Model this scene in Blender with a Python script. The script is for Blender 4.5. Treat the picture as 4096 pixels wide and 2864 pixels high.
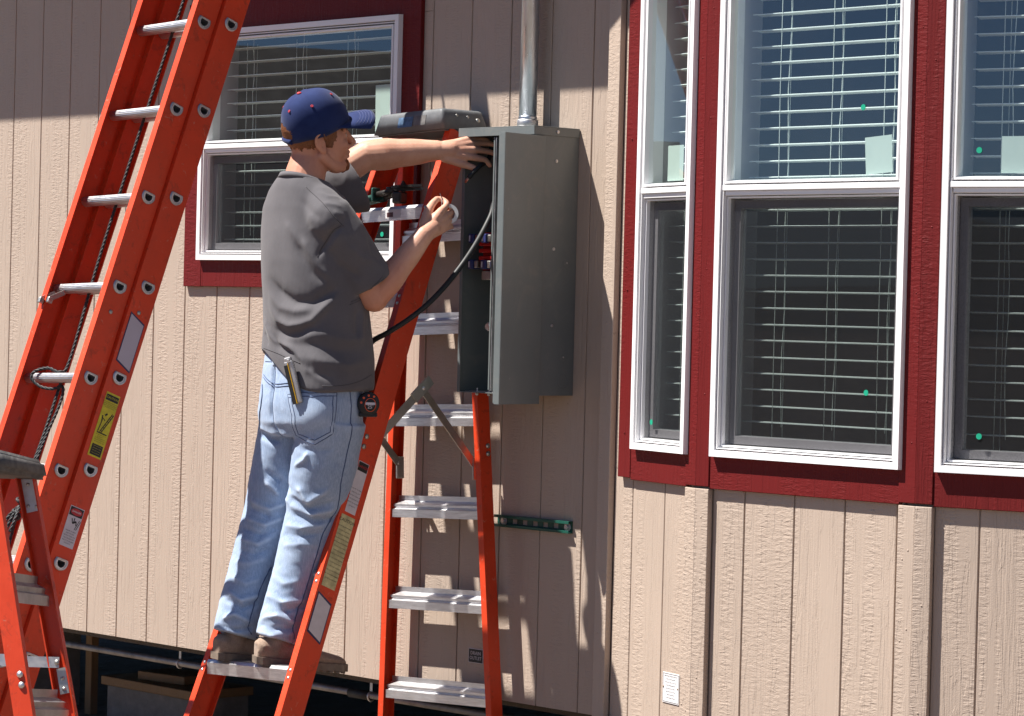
import bpy, bmesh, math, random
import numpy as np
from mathutils import Vector, Matrix, Euler, Quaternion
from mathutils.bvhtree import BVHTree
random.seed(7)
for o in list(bpy.data.objects): bpy.data.objects.remove(o)
SC = bpy.context.scene
COL = SC.collection
R = math.radians

# ---------------------------------------------------------------- camera, sky, sun, exposure
cam_d = bpy.data.cameras.new('camera'); cam = bpy.data.objects.new('camera', cam_d); COL.objects.link(cam)
cam_d.sensor_width = 36.0; cam_d.lens = 105.0; cam_d.clip_start = 0.1; cam_d.clip_end = 3000
_r = Vector((0.6820, 0.7309, 0.0253)); _f = Vector((-0.7310, 0.6822, -0.0151))
_r = (_r - _f * _r.dot(_f)).normalized(); _f.normalize(); _u = _r.cross(_f)
cam.matrix_world = Matrix(((_r.x, _u.x, -_f.x, 10.587), (_r.y, _u.y, -_f.y, -6.995), (_r.z, _u.z, -_f.z, 1.329), (0, 0, 0, 1)))
SC.camera = cam

SUN = Vector((-0.87, -1.0, 2.2)).normalized()          # towards the sun
SUN_ELEV = math.asin(SUN.z); SUN_ROT = math.atan2(SUN.x, SUN.y)
W = bpy.data.worlds.new('World'); SC.world = W; W.use_nodes = True
nt = W.node_tree; nt.nodes.clear()
sky = nt.nodes.new('ShaderNodeTexSky'); sky.sky_type = 'NISHITA'; sky.sun_disc = False
sky.sun_elevation = SUN_ELEV; sky.sun_rotation = SUN_ROT
sky.altitude = 2200; sky.air_density = 0.75; sky.dust_density = 0.0; sky.ozone_density = 5.0
bg = nt.nodes.new('ShaderNodeBackground'); bg.inputs['Strength'].default_value = 0.05
wo = nt.nodes.new('ShaderNodeOutputWorld')
nt.links.new(sky.outputs[0], bg.inputs[0]); nt.links.new(bg.outputs[0], wo.inputs[0])
sun_d = bpy.data.lights.new('sun', 'SUN'); sun_d.energy = 5.0; sun_d.angle = R(0.53); sun_d.color = (1.0, 0.955, 0.89)
sun = bpy.data.objects.new('sun', sun_d); COL.objects.link(sun)
sun.rotation_euler = SUN.to_track_quat('Z', 'Y').to_euler(); sun.location = SUN * 30
SC.view_settings.view_transform = 'Standard'; SC.view_settings.look = 'None'
SC.view_settings.gamma = 1.0; SC.view_settings.exposure = 1.1
SC.render.engine = 'CYCLES'
SC.cycles.max_bounces = 10; SC.cycles.diffuse_bounces = 4; SC.cycles.glossy_bounces = 5
SC.cycles.transmission_bounces = 8; SC.cycles.transparent_max_bounces = 16
SC.cycles.caustics_reflective = False; SC.cycles.caustics_refractive = False
SC.render.resolution_x = 1024; SC.render.resolution_y = 716

# ---------------------------------------------------------------- materials
class NT:
    def __init__(s, name):
        s.m = bpy.data.materials.new(name); s.m.use_nodes = True
        s.t = s.m.node_tree; s.b = s.t.nodes['Principled BSDF']; s.o = s.t.nodes['Material Output']
    def n(s, typ, **kw):
        x = s.t.nodes.new(typ)
        for k, v in kw.items():
            if k in x.inputs.keys(): x.inputs[k].default_value = v
            else: setattr(x, k, v)
        return x
    def l(s, a, b): s.t.links.new(a, b)
    def coord(s, scale=(1, 1, 1), kind='Object', rnd=True):
        tc = s.n('ShaderNodeTexCoord'); mp = s.n('ShaderNodeMapping'); mp.inputs['Scale'].default_value = scale
        s.l(tc.outputs[kind], mp.inputs['Vector'])
        if rnd:
            oi = s.n('ShaderNodeObjectInfo'); cm = s.n('ShaderNodeCombineXYZ'); mu = s.n('ShaderNodeMath', operation='MULTIPLY'); mu.inputs[1].default_value = 57.0
            s.l(oi.outputs['Random'], mu.inputs[0]); s.l(mu.outputs[0], cm.inputs[0]); s.l(mu.outputs[0], cm.inputs[2]); s.l(cm.outputs[0], mp.inputs['Location'])
        return mp.outputs[0]
    def noise(s, vec, scale, detail=4, rough=0.55, dist=0.0):
        x = s.n('ShaderNodeTexNoise'); x.inputs['Scale'].default_value = scale; x.inputs['Detail'].default_value = detail
        x.inputs['Roughness'].default_value = rough; x.inputs['Distortion'].default_value = dist; s.l(vec, x.inputs['Vector']); return x.outputs[0]
    def ramp(s, fac, stops):
        x = s.n('ShaderNodeValToRGB'); e = x.color_ramp.elements
        while len(e) < len(stops): e.new(0.5)
        for i, (p, c) in enumerate(stops):
            e[i].position = p; e[i].color = (c, c, c, 1) if isinstance(c, (int, float)) else (*c, 1)
        s.l(fac, x.inputs[0]); return x.outputs[0]
    def mix(s, fac, a, b, blend='MIX'):
        x = s.n('ShaderNodeMix', data_type='RGBA', blend_type=blend)
        for sock, v in ((x.inputs[0], fac), (x.inputs[6], a), (x.inputs[7], b)):
            if hasattr(v, 'links') or hasattr(v, 'is_linked'): s.l(v, sock)
            elif isinstance(v, (int, float)): sock.default_value = v
            else: sock.default_value = (*v, 1)
        return x.outputs[2]
    def math(s, op, a, b=0.0):
        x = s.n('ShaderNodeMath', operation=op)
        for i, v in enumerate((a, b)):
            if isinstance(v, (int, float)): x.inputs[i].default_value = v
            else: s.l(v, x.inputs[i])
        return x.outputs[0]
    def bump(s, h, dist, strength=1.0, normal=None):
        x = s.n('ShaderNodeBump'); x.inputs['Distance'].default_value = dist; x.inputs['Strength'].default_value = strength
        s.l(h, x.inputs['Height'])
        if normal is not None: s.l(normal, x.inputs['Normal'])
        return x.outputs[0]
    def set(s, **kw):
        for k, v in kw.items():
            k = k.replace('_', ' ')
            if hasattr(v, 'is_linked'): s.l(v, s.b.inputs[k])
            else: s.b.inputs[k].default_value = (*v, 1) if isinstance(v, tuple) and len(v) == 3 and len(s.b.inputs[k].default_value) == 4 else v
        return s

def plain(name, col, rough=0.5, metal=0.0, var=0.12, scale=9.0, bump=0.0, bscale=120.0, spec=0.5, coat=0.0):
    t = NT(name); v = t.coord(); f = t.noise(v, scale, 5, 0.6)
    dk = tuple(c * (1 - var) for c in col); lt = tuple(min(1, c * (1 + var)) for c in col)
    t.set(Base_Color=t.ramp(f, [(0.3, dk), (0.7, lt)]), Metallic=metal, Specular_IOR_Level=spec, Coat_Weight=coat)
    t.set(Roughness=t.ramp(f, [(0.3, max(0.02, rough - 0.06)), (0.7, min(1, rough + 0.06))]))
    if bump: t.set(Normal=t.bump(t.noise(v, bscale, 3), bump))
    return t.m

def siding_mat(name, col, relief=1.0, spec=0.4):
    """embossed wood-grain hardboard: vertical grain, bands of rough-sawn cross texture, a few raised cathedral edges"""
    t = NT(name); v = t.coord((1, 1, 1))
    def mp(sc):
        x = t.n('ShaderNodeMapping'); x.inputs['Scale'].default_value = sc; t.l(v, x.inputs['Vector']); return x.outputs[0]
    g1 = t.noise(mp((150, 150, 2.2)), 1.0, 3, 0.6, 0.6); g2 = t.noise(mp((60, 60, 1.0)), 1.0, 2, 0.5, 0.9)
    saw = t.noise(mp((34, 34, 110)), 1.0, 3, 0.6, 0.3)
    band = t.ramp(t.noise(mp((11, 11, 0.55)), 1.0, 2, 0.5, 0.6), [(0.44, 0.0), (0.56, 1.0)])
    cath = t.ramp(t.noise(mp((26, 26, 2.4)), 1.0, 3, 0.55, 1.6), [(0.495, 0.0), (0.52, 1.0)])
    smoothb = t.ramp(t.noise(mp((14, 14, 0.8)), 1.0, 2), [(0.56, 1.0), (0.64, 0.25)])
    fine = t.noise(v, 260.0, 2, 0.6)
    h = t.mix(band, t.mix(0.35, g1, g2), saw); h = t.mix(0.16, h, cath); h = t.mix(0.15, h, fine)
    f = t.noise(v, 2.2, 4, 0.6)
    base = t.ramp(f, [(0.3, tuple(c * 0.95 for c in col)), (0.7, tuple(min(1, c * 1.04) for c in col))])
    oi = t.n('ShaderNodeObjectInfo'); base = t.mix(t.math('MULTIPLY', oi.outputs['Random'], 0.5), base, tuple(c * 0.93 for c in col))
    spk = t.ramp(t.noise(v, 38.0, 2), [(0.235, 0.45), (0.26, 0.0)])
    base = t.mix(spk, base, tuple(c * 0.55 for c in col))
    st = t.ramp(smoothb, [(0.0, 0.0), (1.0, 1.0)])
    bm_ = t.n('ShaderNodeBump'); bm_.inputs['Distance'].default_value = 0.0046 * relief; t.l(h, bm_.inputs['Height']); t.l(smoothb, bm_.inputs['Strength'])
    t.set(Base_Color=base, Roughness=t.ramp(fine, [(0.3, 0.46), (0.7, 0.66)]), Specular_IOR_Level=spec, Normal=bm_.outputs[0])
    return t.m

TAN = (0.455, 0.362, 0.294)
M = {}
M['siding'] = siding_mat('painted_siding', TAN)
M['groove'] = plain('groove_paint', tuple(c * 0.92 for c in TAN), 0.7)
M['maroon'] = siding_mat('maroon_trim_paint', (0.132, 0.0085, 0.0085), 0.9, 0.22)
M['vinyl'] = plain('white_vinyl', (0.86, 0.855, 0.865), 0.32, var=0.03, scale=4)
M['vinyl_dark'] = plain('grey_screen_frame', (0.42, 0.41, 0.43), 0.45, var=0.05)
M['slat'] = plain('blind_slat', (0.78, 0.84, 0.82), 0.4, var=0.03)
M['cord'] = plain('blind_cord', (0.62, 0.68, 0.64), 0.7)
M['paper'] = plain('window_paper', (0.47, 0.56, 0.51), 0.6, var=0.05)
M['sticker'] = plain('green_sticker', (0.006, 0.34, 0.20), 0.45, var=0.04)
M['room'] = plain('dark_room', (0.016, 0.016, 0.017), 0.9)
M['orange'] = None
M['alu'] = None

def glass_mat(name, tint=(0.93, 0.985, 0.975), refl=1.0):
    t = NT(name); t.t.nodes.remove(t.b)
    tr = t.n('ShaderNodeBsdfTransparent'); tr.inputs[0].default_value = (*tint, 1)
    gl = t.n('ShaderNodeBsdfGlossy'); gl.inputs['Roughness'].default_value = 0.012; gl.inputs[0].default_value = (0.95, 0.97, 1, 1)
    df = t.n('ShaderNodeBsdfDiffuse'); df.inputs[0].default_value = (0.6, 0.6, 0.58, 1)
    v = t.coord((1, 1, 1)); sm = t.noise(v, 3.0, 4, 0.6); sp = t.noise(v, 55.0, 3, 0.7)
    ge = t.n('ShaderNodeNewGeometry'); dp = t.n('ShaderNodeVectorMath', operation='DOT_PRODUCT'); t.l(ge.outputs['Normal'], dp.inputs[0]); t.l(ge.outputs['Incoming'], dp.inputs[1])
    sch = t.math('POWER', t.math('SUBTRACT', 1.0, t.math('ABSOLUTE', dp.outputs['Value'])), 5.0)      # Schlick, the same from both sides
    f2 = t.math('MINIMUM', t.math('MULTIPLY', t.math('ADD', 0.115, t.math('MULTIPLY', sch, 0.9)), refl), 1.0)
    w = t.n('ShaderNodeBump'); w.inputs['Distance'].default_value = 0.0006; w.inputs['Strength'].default_value = 0.4
    t.l(t.noise(v, 1.6, 2), w.inputs['Height']); t.l(w.outputs[0], gl.inputs['Normal'])
    m1 = t.n('ShaderNodeMixShader'); t.l(f2, m1.inputs[0]); t.l(tr.outputs[0], m1.inputs[1]); t.l(gl.outputs[0], m1.inputs[2])
    dirt = t.math('MULTIPLY', t.ramp(sm, [(0.35, 0.0), (0.75, 1.0)]), t.ramp(sp, [(0.35, 0.002), (0.8, 0.022)]))
    m2 = t.n('ShaderNodeMixShader'); t.l(dirt, m2.inputs[0]); t.l(m1.outputs[0], m2.inputs[1]); t.l(df.outputs[0], m2.inputs[2])
    t.l(m2.outputs[0], t.o.inputs[0]); return t.m
M['glass'] = glass_mat('window_glass')
M['glass_low'] = glass_mat('screened_glass', refl=0.42)
def screen_mat():
    t = NT('insect_screen'); t.t.nodes.remove(t.b)
    tr = t.n('ShaderNodeBsdfTransparent'); df = t.n('ShaderNodeBsdfDiffuse'); df.inputs[0].default_value = (0.024, 0.025, 0.028, 1)
    v = t.coord((1, 1, 1)); sp = t.noise(v, 240.0, 2, 0.8); lo = t.noise(v, 4.0, 3)
    f = t.math('ADD', t.ramp(sp, [(0.4, 0.44), (0.75, 0.60)]), t.ramp(lo, [(0.3, -0.05), (0.7, 0.06)]))
    m = t.n('ShaderNodeMixShader'); t.l(f, m.inputs[0]); t.l(tr.outputs[0], m.inputs[1]); t.l(df.outputs[0], m.inputs[2]); t.l(m.outputs[0], t.o.inputs[0])
    return t.m
M['screen'] = screen_mat()

def fibreglass(name, col):
    t = NT(name); v = t.coord((1, 1, 1)); oi = t.n('ShaderNodeObjectInfo')
    lo = t.noise(v, 5.0, 5, 0.65); fib = t.n('ShaderNodeMapping'); fib.inputs['Scale'].default_value = (260, 260, 7); t.l(v, fib.inputs['Vector'])
    fb = t.noise(fib.outputs[0], 1.0, 3); sc = t.noise(v, 34.0, 4, 0.7, 1.5)
    base = t.ramp(lo, [(0.25, tuple(c * 0.80 for c in col)), (0.7, tuple(min(1, c * 1.06) for c in col))])
    base = t.mix(t.ramp(sc, [(0.63, 0.0), (0.70, 0.55)]), base, (0.60, 0.26, 0.17))
    base = t.mix(t.ramp(t.noise(v, 17.0, 5, 0.75, 0.6), [(0.56, 0.0), (0.76, 0.70)]), base, (0.16, 0.030, 0.015))
    t.set(Base_Color=base, Roughness=t.ramp(lo, [(0.3, 0.36), (0.7, 0.58)]), Specular_IOR_Level=0.45, Normal=t.bump(fb, 0.0006, 0.6))
    return t.m
M['orange'] = fibreglass('orange_fibreglass', (0.74, 0.058, 0.013))

def metal(name, col, rough, streak=(1, 1, 1), metallic=1.0, var=0.25, bump=0.0):
    t = NT(name); v = t.coord(streak); f = t.noise(v, 11.0, 5, 0.65); g = t.noise(v, 60.0, 3, 0.7)
    dk = tuple(c * (1 - var) for c in col); lt = tuple(min(1, c * (1 + var * 0.4)) for c in col)
    t.set(Base_Color=t.ramp(f, [(0.3, dk), (0.7, lt)]), Metallic=metallic, Roughness=t.ramp(g, [(0.3, max(0.05, rough - 0.1)), (0.7, min(1, rough + 0.12))]))
    if bump: t.set(Normal=t.bump(g, bump, 0.7))
    return t.m
M['alu'] = metal('brushed_aluminium', (0.72, 0.71, 0.72), 0.42, (1, 9, 9))
M['alu_dull'] = metal('dull_aluminium', (0.56, 0.56, 0.57), 0.5)
M['steel'] = metal('zinc_steel', (0.48, 0.47, 0.44), 0.42)
M['galv'] = metal('galvanised_conduit', (0.62, 0.66, 0.72), 0.36, (3, 3, 0.5), bump=0.0006)
M['pipe'] = metal('dark_pipe', (0.30, 0.29, 0.29), 0.5, metallic=0.7, var=0.5, bump=0.0006)
def panel_mat():
    t = NT('grey_panel_paint'); v = t.coord((1, 1, 1)); lo = t.noise(v, 3.5, 5, 0.65); du = t.noise(v, 13.0, 5, 0.7, 0.8); sp = t.noise(v, 70.0, 3, 0.6)
    base = t.ramp(lo, [(0.3, (0.140, 0.160, 0.162)), (0.7, (0.165, 0.184, 0.184))])
    base = t.mix(t.ramp(du, [(0.52, 0.0), (0.80, 0.35)]), base, (0.30, 0.27, 0.23)); base = t.mix(t.ramp(sp, [(0.70, 0.0), (0.76, 0.4)]), base, (0.32, 0.33, 0.33))
    t.set(Base_Color=base, Roughness=t.ramp(du, [(0.3, 0.30), (0.75, 0.52)]), Specular_IOR_Level=0.5, Normal=t.bump(t.noise(v, 420.0, 2), 0.00016)); return t.m
M['panel'] = panel_mat()
M['panel_in'] = plain('grey_panel_inside', (0.10, 0.115, 0.125), 0.45, var=0.04, scale=3)
M['cap'] = plain('grey_ladder_cap', (0.125, 0.132, 0.140), 0.55, var=0.3, scale=14, bump=0.0008, bscale=60)
M['cap_worn'] = plain('worn_grey_cap', (0.115, 0.11, 0.108), 0.7, var=0.5, scale=22, bump=0.0008, bscale=60)
M['logo_blue'] = plain('worn_blue_logo', (0.08, 0.15, 0.26), 0.6, var=0.5, scale=40)
M['worn_red'] = plain('worn_print', (0.10, 0.03, 0.035), 0.5, var=0.6, scale=60)
M['black'] = plain('black_rubber', (0.012, 0.013, 0.015), 0.58, var=0.2)
M['copper'] = metal('copper', (0.85, 0.42, 0.28), 0.3)
M['red'] = plain('red_insulator', (0.50, 0.012, 0.010), 0.4)
M['blue'] = plain('blue_lug', (0.035, 0.045, 0.16), 0.3)
M['strut'] = plain('green_strut', (0.010, 0.085, 0.062), 0.35)
M['label_white'] = plain('label_white', (0.62, 0.58, 0.62), 0.5, var=0.08, scale=30)
M['label_lilac'] = plain('label_lilac', (0.50, 0.44, 0.50), 0.5, var=0.04, scale=12)
M['label_blue'] = plain('label_blue', (0.02, 0.025, 0.09), 0.5)
M['label_yellow'] = plain('label_yellow', (0.62, 0.52, 0.02), 0.5, var=0.2, scale=40)
M['label_cream'] = plain('label_cream', (0.55, 0.50, 0.26), 0.5, var=0.3, scale=40)
M['ink'] = plain('ink', (0.012, 0.012, 0.012), 0.6)
M['label_red'] = plain('label_red', (0.48, 0.012, 0.02), 0.5)
M['concrete'] = plain('concrete', (0.19, 0.18, 0.165), 0.9, var=0.2, scale=20, bump=0.002)
M['lumber'] = siding_mat('raw_lumber', (0.24, 0.145, 0.07))
M['joist'] = siding_mat('floor_joist', (0.07, 0.05, 0.032))
M['notice'] = plain('notice_white', (0.74, 0.73, 0.74), 0.45, var=0.02)
M['rope'] = plain('black_rope', (0.022, 0.024, 0.026), 0.6, var=0.5, scale=60)
M['soil'] = plain('dry_soil', (0.155, 0.12, 0.09), 0.95, var=0.25, scale=1.5, bump=0.02, bscale=9)
M['roof'] = plain('roof_shingle', (0.045, 0.04, 0.038), 0.9)
M['soffit'] = plain('soffit_paint', (0.46, 0.41, 0.36), 0.7)
M['hill'] = plain('dark_scrub', (0.030, 0.036, 0.022), 0.95, var=0.4, scale=0.05)
M['far_wall'] = plain('far_house_wall', (0.07, 0.07, 0.08), 0.9)

def cloth(name, col, lite, weave=900.0, bump=0.00025, fade=6.0, rough=0.85, wear_highlight=None):
    t = NT(name); v = t.coord((1, 1, 1), rnd=False); lo = t.noise(v, fade, 5, 0.6); w = t.noise(v, weave, 2, 0.5)
    base = t.ramp(lo, [(0.30, col), (0.72, lite)]); base = t.mix(t.ramp(w, [(0.35, 0.35), (0.6, 0.0)]), base, tuple(c * 0.62 for c in col))
    if wear_highlight:
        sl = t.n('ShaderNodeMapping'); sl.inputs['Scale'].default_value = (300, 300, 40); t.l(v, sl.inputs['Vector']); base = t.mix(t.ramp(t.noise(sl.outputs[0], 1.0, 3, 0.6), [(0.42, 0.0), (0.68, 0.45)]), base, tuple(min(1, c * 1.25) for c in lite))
        gn = t.n('ShaderNodeNewGeometry'); base = t.mix(t.ramp(gn.outputs['Pointiness'], [(0.50, 0.0), (0.56, 0.75)]), base, wear_highlight)  # paler ridges: denim abrasion plus fold highlights painted into the colour for contrast
    t.set(Base_Color=base, Roughness=rough, Specular_IOR_Level=0.15, Sheen_Weight=0.15, Normal=t.bump(w, bump, 0.7)); return t.m
M['shirt'] = cloth('grey_jersey', (0.112, 0.106, 0.115), (0.148, 0.140, 0.150))
M['denim'] = cloth('faded_denim', (0.245, 0.335, 0.50), (0.375, 0.465, 0.61), 520.0, 0.0005, 7.0, wear_highlight=(0.56, 0.64, 0.76))
M['denim_seam'] = cloth('denim_seam', (0.075, 0.11, 0.21), (0.14, 0.19, 0.31), 300.0)
M['cap_blue'] = cloth('blue_twill', (0.009, 0.020, 0.090), (0.020, 0.038, 0.135), 700.0, 0.0003, 14.0)
M['cap_red'] = plain('red_thread', (0.55, 0.035, 0.05), 0.7)
M['thread'] = plain('pale_thread', (0.12, 0.14, 0.28), 0.8)
M['suede'] = cloth('tan_suede', (0.27, 0.185, 0.135), (0.44, 0.325, 0.245), 260.0, 0.0008, 22.0)
M['sole'] = plain('rubber_sole', (0.17, 0.13, 0.10), 0.8, var=0.4, scale=30)
M['shirt_seam'] = cloth('jersey_seam', (0.075, 0.070, 0.078), (0.10, 0.094, 0.10))
M['knife_yellow'] = plain('yellow_stripe', (0.70, 0.40, 0.02), 0.4)
M['tm_orange'] = plain('orange_print', (0.75, 0.10, 0.02), 0.4)
M['tape_white'] = plain('white_tape', (0.72, 0.72, 0.70), 0.5, var=0.03)
M['green_grip'] = plain('green_grip', (0.020, 0.085, 0.070), 0.45, var=0.4, scale=25)
M['cutter_iron'] = metal('black_iron', (0.060, 0.055, 0.050), 0.42, metallic=0.6, var=0.5)
M['eye_white'] = plain('eye_white', (0.55, 0.5, 0.48), 0.25)

# ---------------------------------------------------------------- geometry helpers
def V(*a): return Vector(a)
class MB:
    """collects faces, builds one mesh object"""
    def __init__(s): s.v = []; s.f = []; s.sm = []
    def add(s, vs, fs, smooth=False):
        b = len(s.v); s.v += [tuple(x) for x in vs]; s.f += [tuple(i + b for i in f) for f in fs]; s.sm += [smooth] * len(fs); return s
    def box(s, a, b, m=None):
        (x0, y0, z0), (x1, y1, z1) = a, b
        vs = [V(x, y, z) for z in (z0, z1) for y in (y0, y1) for x in (x0, x1)]
        if m is not None: vs = [m @ p for p in vs]
        return s.add(vs, [(0, 2, 3, 1), (4, 5, 7, 6), (0, 1, 5, 4), (2, 6, 7, 3), (0, 4, 6, 2), (1, 3, 7, 5)])
    def bbox(s, a, b, r=0.003, m=None):
        """box with chamfered edges"""
        bm = bmesh.new(); bmesh.ops.create_cube(bm, size=1)
        for v in bm.verts: v.co = V(*[(a[i] + b[i]) / 2 + v.co[i] * (b[i] - a[i]) for i in range(3)])
        bmesh.ops.bevel(bm, geom=bm.edges[:], offset=r, segments=2, affect='EDGES', profile=0.5)
        vs = [(m @ v.co) if m is not None else v.co.copy() for v in bm.verts]; bm.verts.index_update()
        fs = [tuple(v.index for v in f.verts) for f in bm.faces]; bm.free(); return s.add(vs, fs)
    def prism(s, poly, p0, ex, ey, ez, smooth=False):
        """poly 2D in (ex, ey), extruded by vector ez from p0"""
        n = len(poly); p0 = Vector(p0); ex = Vector(ex); ey = Vector(ey); ez = Vector(ez)
        a = [p0 + ex * x + ey * y for x, y in poly]; b = [q + ez for q in a]
        fs = [(i, (i + 1) % n, n + (i + 1) % n, n + i) for i in range(n)]
        k = len(s.f); s.add(a + b, fs, smooth); s.add(a + b, [tuple(range(n - 1, -1, -1)), tuple(range(n, 2 * n))]); return s
    def tube(s, pts, r, n=10, cap=True, smooth=True, closed=False):
        pts = [Vector(p) for p in pts]; N = len(pts); rr = r if hasattr(r, '__len__') else [r] * N
        rings = []; t0 = None; nx = None
        for i, p in enumerate(pts):
            a = pts[i - 1] if (i > 0 or closed) else p; b = pts[(i + 1) % N] if (i < N - 1 or closed) else p
            t = (b - a).normalized()
            if nx is None:
                up = V(0, 0, 1) if abs(t.z) < 0.9 else V(1, 0, 0); nx = t.cross(up).normalized()
            else:
                nx = (nx - t * nx.dot(t)).normalized()
            ny = t.cross(nx)
            rings.append([p + (nx * math.cos(2 * math.pi * k / n) + ny * math.sin(2 * math.pi * k / n)) * rr[i] for k in range(n)])
        vs = [q for r_ in rings for q in r_]; fs = []
        for i in range(N if closed else N - 1):
            j = (i + 1) % N
            for k in range(n): fs.append((i * n + k, i * n + (k + 1) % n, j * n + (k + 1) % n, j * n + k))
        s.add(vs, fs, smooth)
        if cap and not closed: s.add(rings[0] + rings[-1], [tuple(range(n - 1, -1, -1)), tuple(range(n, 2 * n))])
        return s
    def cyl(s, a, b, r, n=16): return s.tube([a, b], r, n)
    def ball(s, c, r, n=12, m=None, sq=(1, 1, 1)):
        c = Vector(c); vs = []; fs = []; h = n // 2
        for i in range(h + 1):
            th = math.pi * i / h
            for k in range(n):
                q = V(r * sq[0] * math.sin(th) * math.cos(2 * math.pi * k / n), r * sq[1] * math.sin(th) * math.sin(2 * math.pi * k / n), r * sq[2] * math.cos(th))
                vs.append(c + ((m @ q) if m is not None else q))
        for i in range(h):
            for k in range(n): fs.append((i * n + k, (i + 1) * n + k, (i + 1) * n + (k + 1) % n, i * n + (k + 1) % n))
        return s.add(vs, fs, True)
    def mesh(s, name):
        me = bpy.data.meshes.new(name); me.from_pydata([tuple(v) for v in s.v], [], s.f); me.polygons.foreach_set('use_smooth', s.sm); me.update(); return me
    def build(s, name, mat, parent=None, weld=False):
        me = s.mesh(name)
        bm = bmesh.new(); bm.from_mesh(me)
        bmesh.ops.remove_doubles(bm, verts=bm.verts[:], dist=1e-5)
        bmesh.ops.recalc_face_normals(bm, faces=bm.faces[:]); bm.to_mesh(me); bm.free()
        return link(name, me, mat, parent)
def link(name, me, mat, parent=None):
    o = bpy.data.objects.new(name, me); COL.objects.link(o)
    if mat is not None:
        m = M[mat] if isinstance(mat, str) else mat
        if len(me.materials) == 0: me.materials.append(m)
    if parent is not None: o.parent = parent
    return o
def thing(name, label, cat, loc=(0, 0, 0), rot=(0, 0, 0), group=None):
    o = bpy.data.objects.new(name, None); COL.objects.link(o); o.empty_display_size = 0.1
    o.location = loc; o.rotation_euler = rot; return tag(o, label, cat, group)
def tag(o, label, cat, group=None, kind=None):
    if label: o['label'] = label
    if cat: o['category'] = cat
    if group: o['group'] = group
    if kind: o['kind'] = kind
    return o
def struct(o): o['kind'] = 'structure'; return o
def text_mesh(txt, size, m, extrude=0.0004):
    """returns (verts, faces) of a text laid out by matrix m (local x right, y up, z out)"""
    c = bpy.data.curves.new('t', 'FONT'); c.body = txt; c.size = size; c.align_x = 'CENTER'; c.align_y = 'CENTER'; c.resolution_u = 2
    o = bpy.data.objects.new('t', c); COL.objects.link(o); dg = bpy.context.evaluated_depsgraph_get(); dg.update()
    me = o.evaluated_get(dg).to_mesh(); vs = [m @ v.co for v in me.vertices]; fs = [tuple(p.vertices) for p in me.polygons]
    o.evaluated_get(dg).to_mesh_clear(); bpy.data.objects.remove(o); bpy.data.curves.remove(c); return vs, fs
def smooth_path(pts, n=8):
    P = [Vector(p) for p in pts]; out = []
    for i in range(len(P) - 1):
        a, b, c, d = P[max(i - 1, 0)], P[i], P[i + 1], P[min(i + 2, len(P) - 1)]
        for k in range(n):
            t = k / n; out.append(0.5 * ((2 * b) + (c - a) * t + (2 * a - 5 * b + 4 * c - d) * t * t + (3 * b - a - 3 * c + d) * t ** 3))
    out.append(P[-1]); return out

# ================================================================ ground, hills
GZ = -0.48
g = MB(); N = 24
for i in range(N):
    a0, a1 = 2 * math.pi * i / N, 2 * math.pi * (i + 1) / N
    g.add([(0, 0, GZ), (1600 * math.cos(a0), 1600 * math.sin(a0), GZ), (1600 * math.cos(a1), 1600 * math.sin(a1), GZ)], [(0, 1, 2)])
struct(g.build('ground', 'soil'))
h = MB(); hn = 120; ring = []
for i in range(hn):
    a = 2 * math.pi * i / hn
    z = 13 + 5 * math.sin(a * 7 + 1) + 3 * math.sin(a * 17) + random.uniform(-2, 2)
    c, s = math.cos(a), math.sin(a)
    ring.append([(430 * c, 430 * s, GZ - 1), (470 * c, 470 * s, z * 0.7), (520 * c, 520 * s, z), (640 * c, 640 * s, z * 1.1), (760 * c, 760 * s, GZ - 1)])
vs = [p for r_ in ring for p in r_]; fs = []
for i in range(hn):
    for k in range(4): fs.append((i * 5 + k, i * 5 + k + 1, ((i + 1) % hn) * 5 + k + 1, ((i + 1) % hn) * 5 + k))
h.add(vs, fs, True); struct(h.build('hills', 'hill'))

# ================================================================ house
house = thing('house', 'tan grooved-siding house wall with maroon window trim and white framed windows', 'house')
P = 0.2032
class Facet:
    def __init__(s, o, deg):
        c, n = math.cos(R(deg)), math.sin(R(deg))
        s.o = V(o[0], o[1], 0); s.e = V(c, n, 0); s.n = V(n, -c, 0)
        s.m = Matrix(((s.e.x, s.n.x, 0, s.o.x), (s.e.y, s.n.y, 0, s.o.y), (0, 0, 1, 0), (0, 0, 0, 1)))
FM = Facet((0, 0), 0); F1 = Facet((3.612, -0.06), -15); F2 = Facet((4.199, -0.217), 0); F3 = Facet((5.071, -0.217), 15)
BAYB = -0.02

def plank(par, F, u0, u1, z0, z1, t=0.0051, mat='siding'):
    mb = MB(); e = 0.0016
    prof = [(u0, -t), (u0, -e), (u0 + e, 0), (u1 - e, 0), (u1, -e), (u1, -t)]
    mb.prism(prof, F.m @ V(0, 0, z0), F.e, F.n, V(0, 0, z1 - z0)); return mb.build('plank', mat, par)
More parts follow.
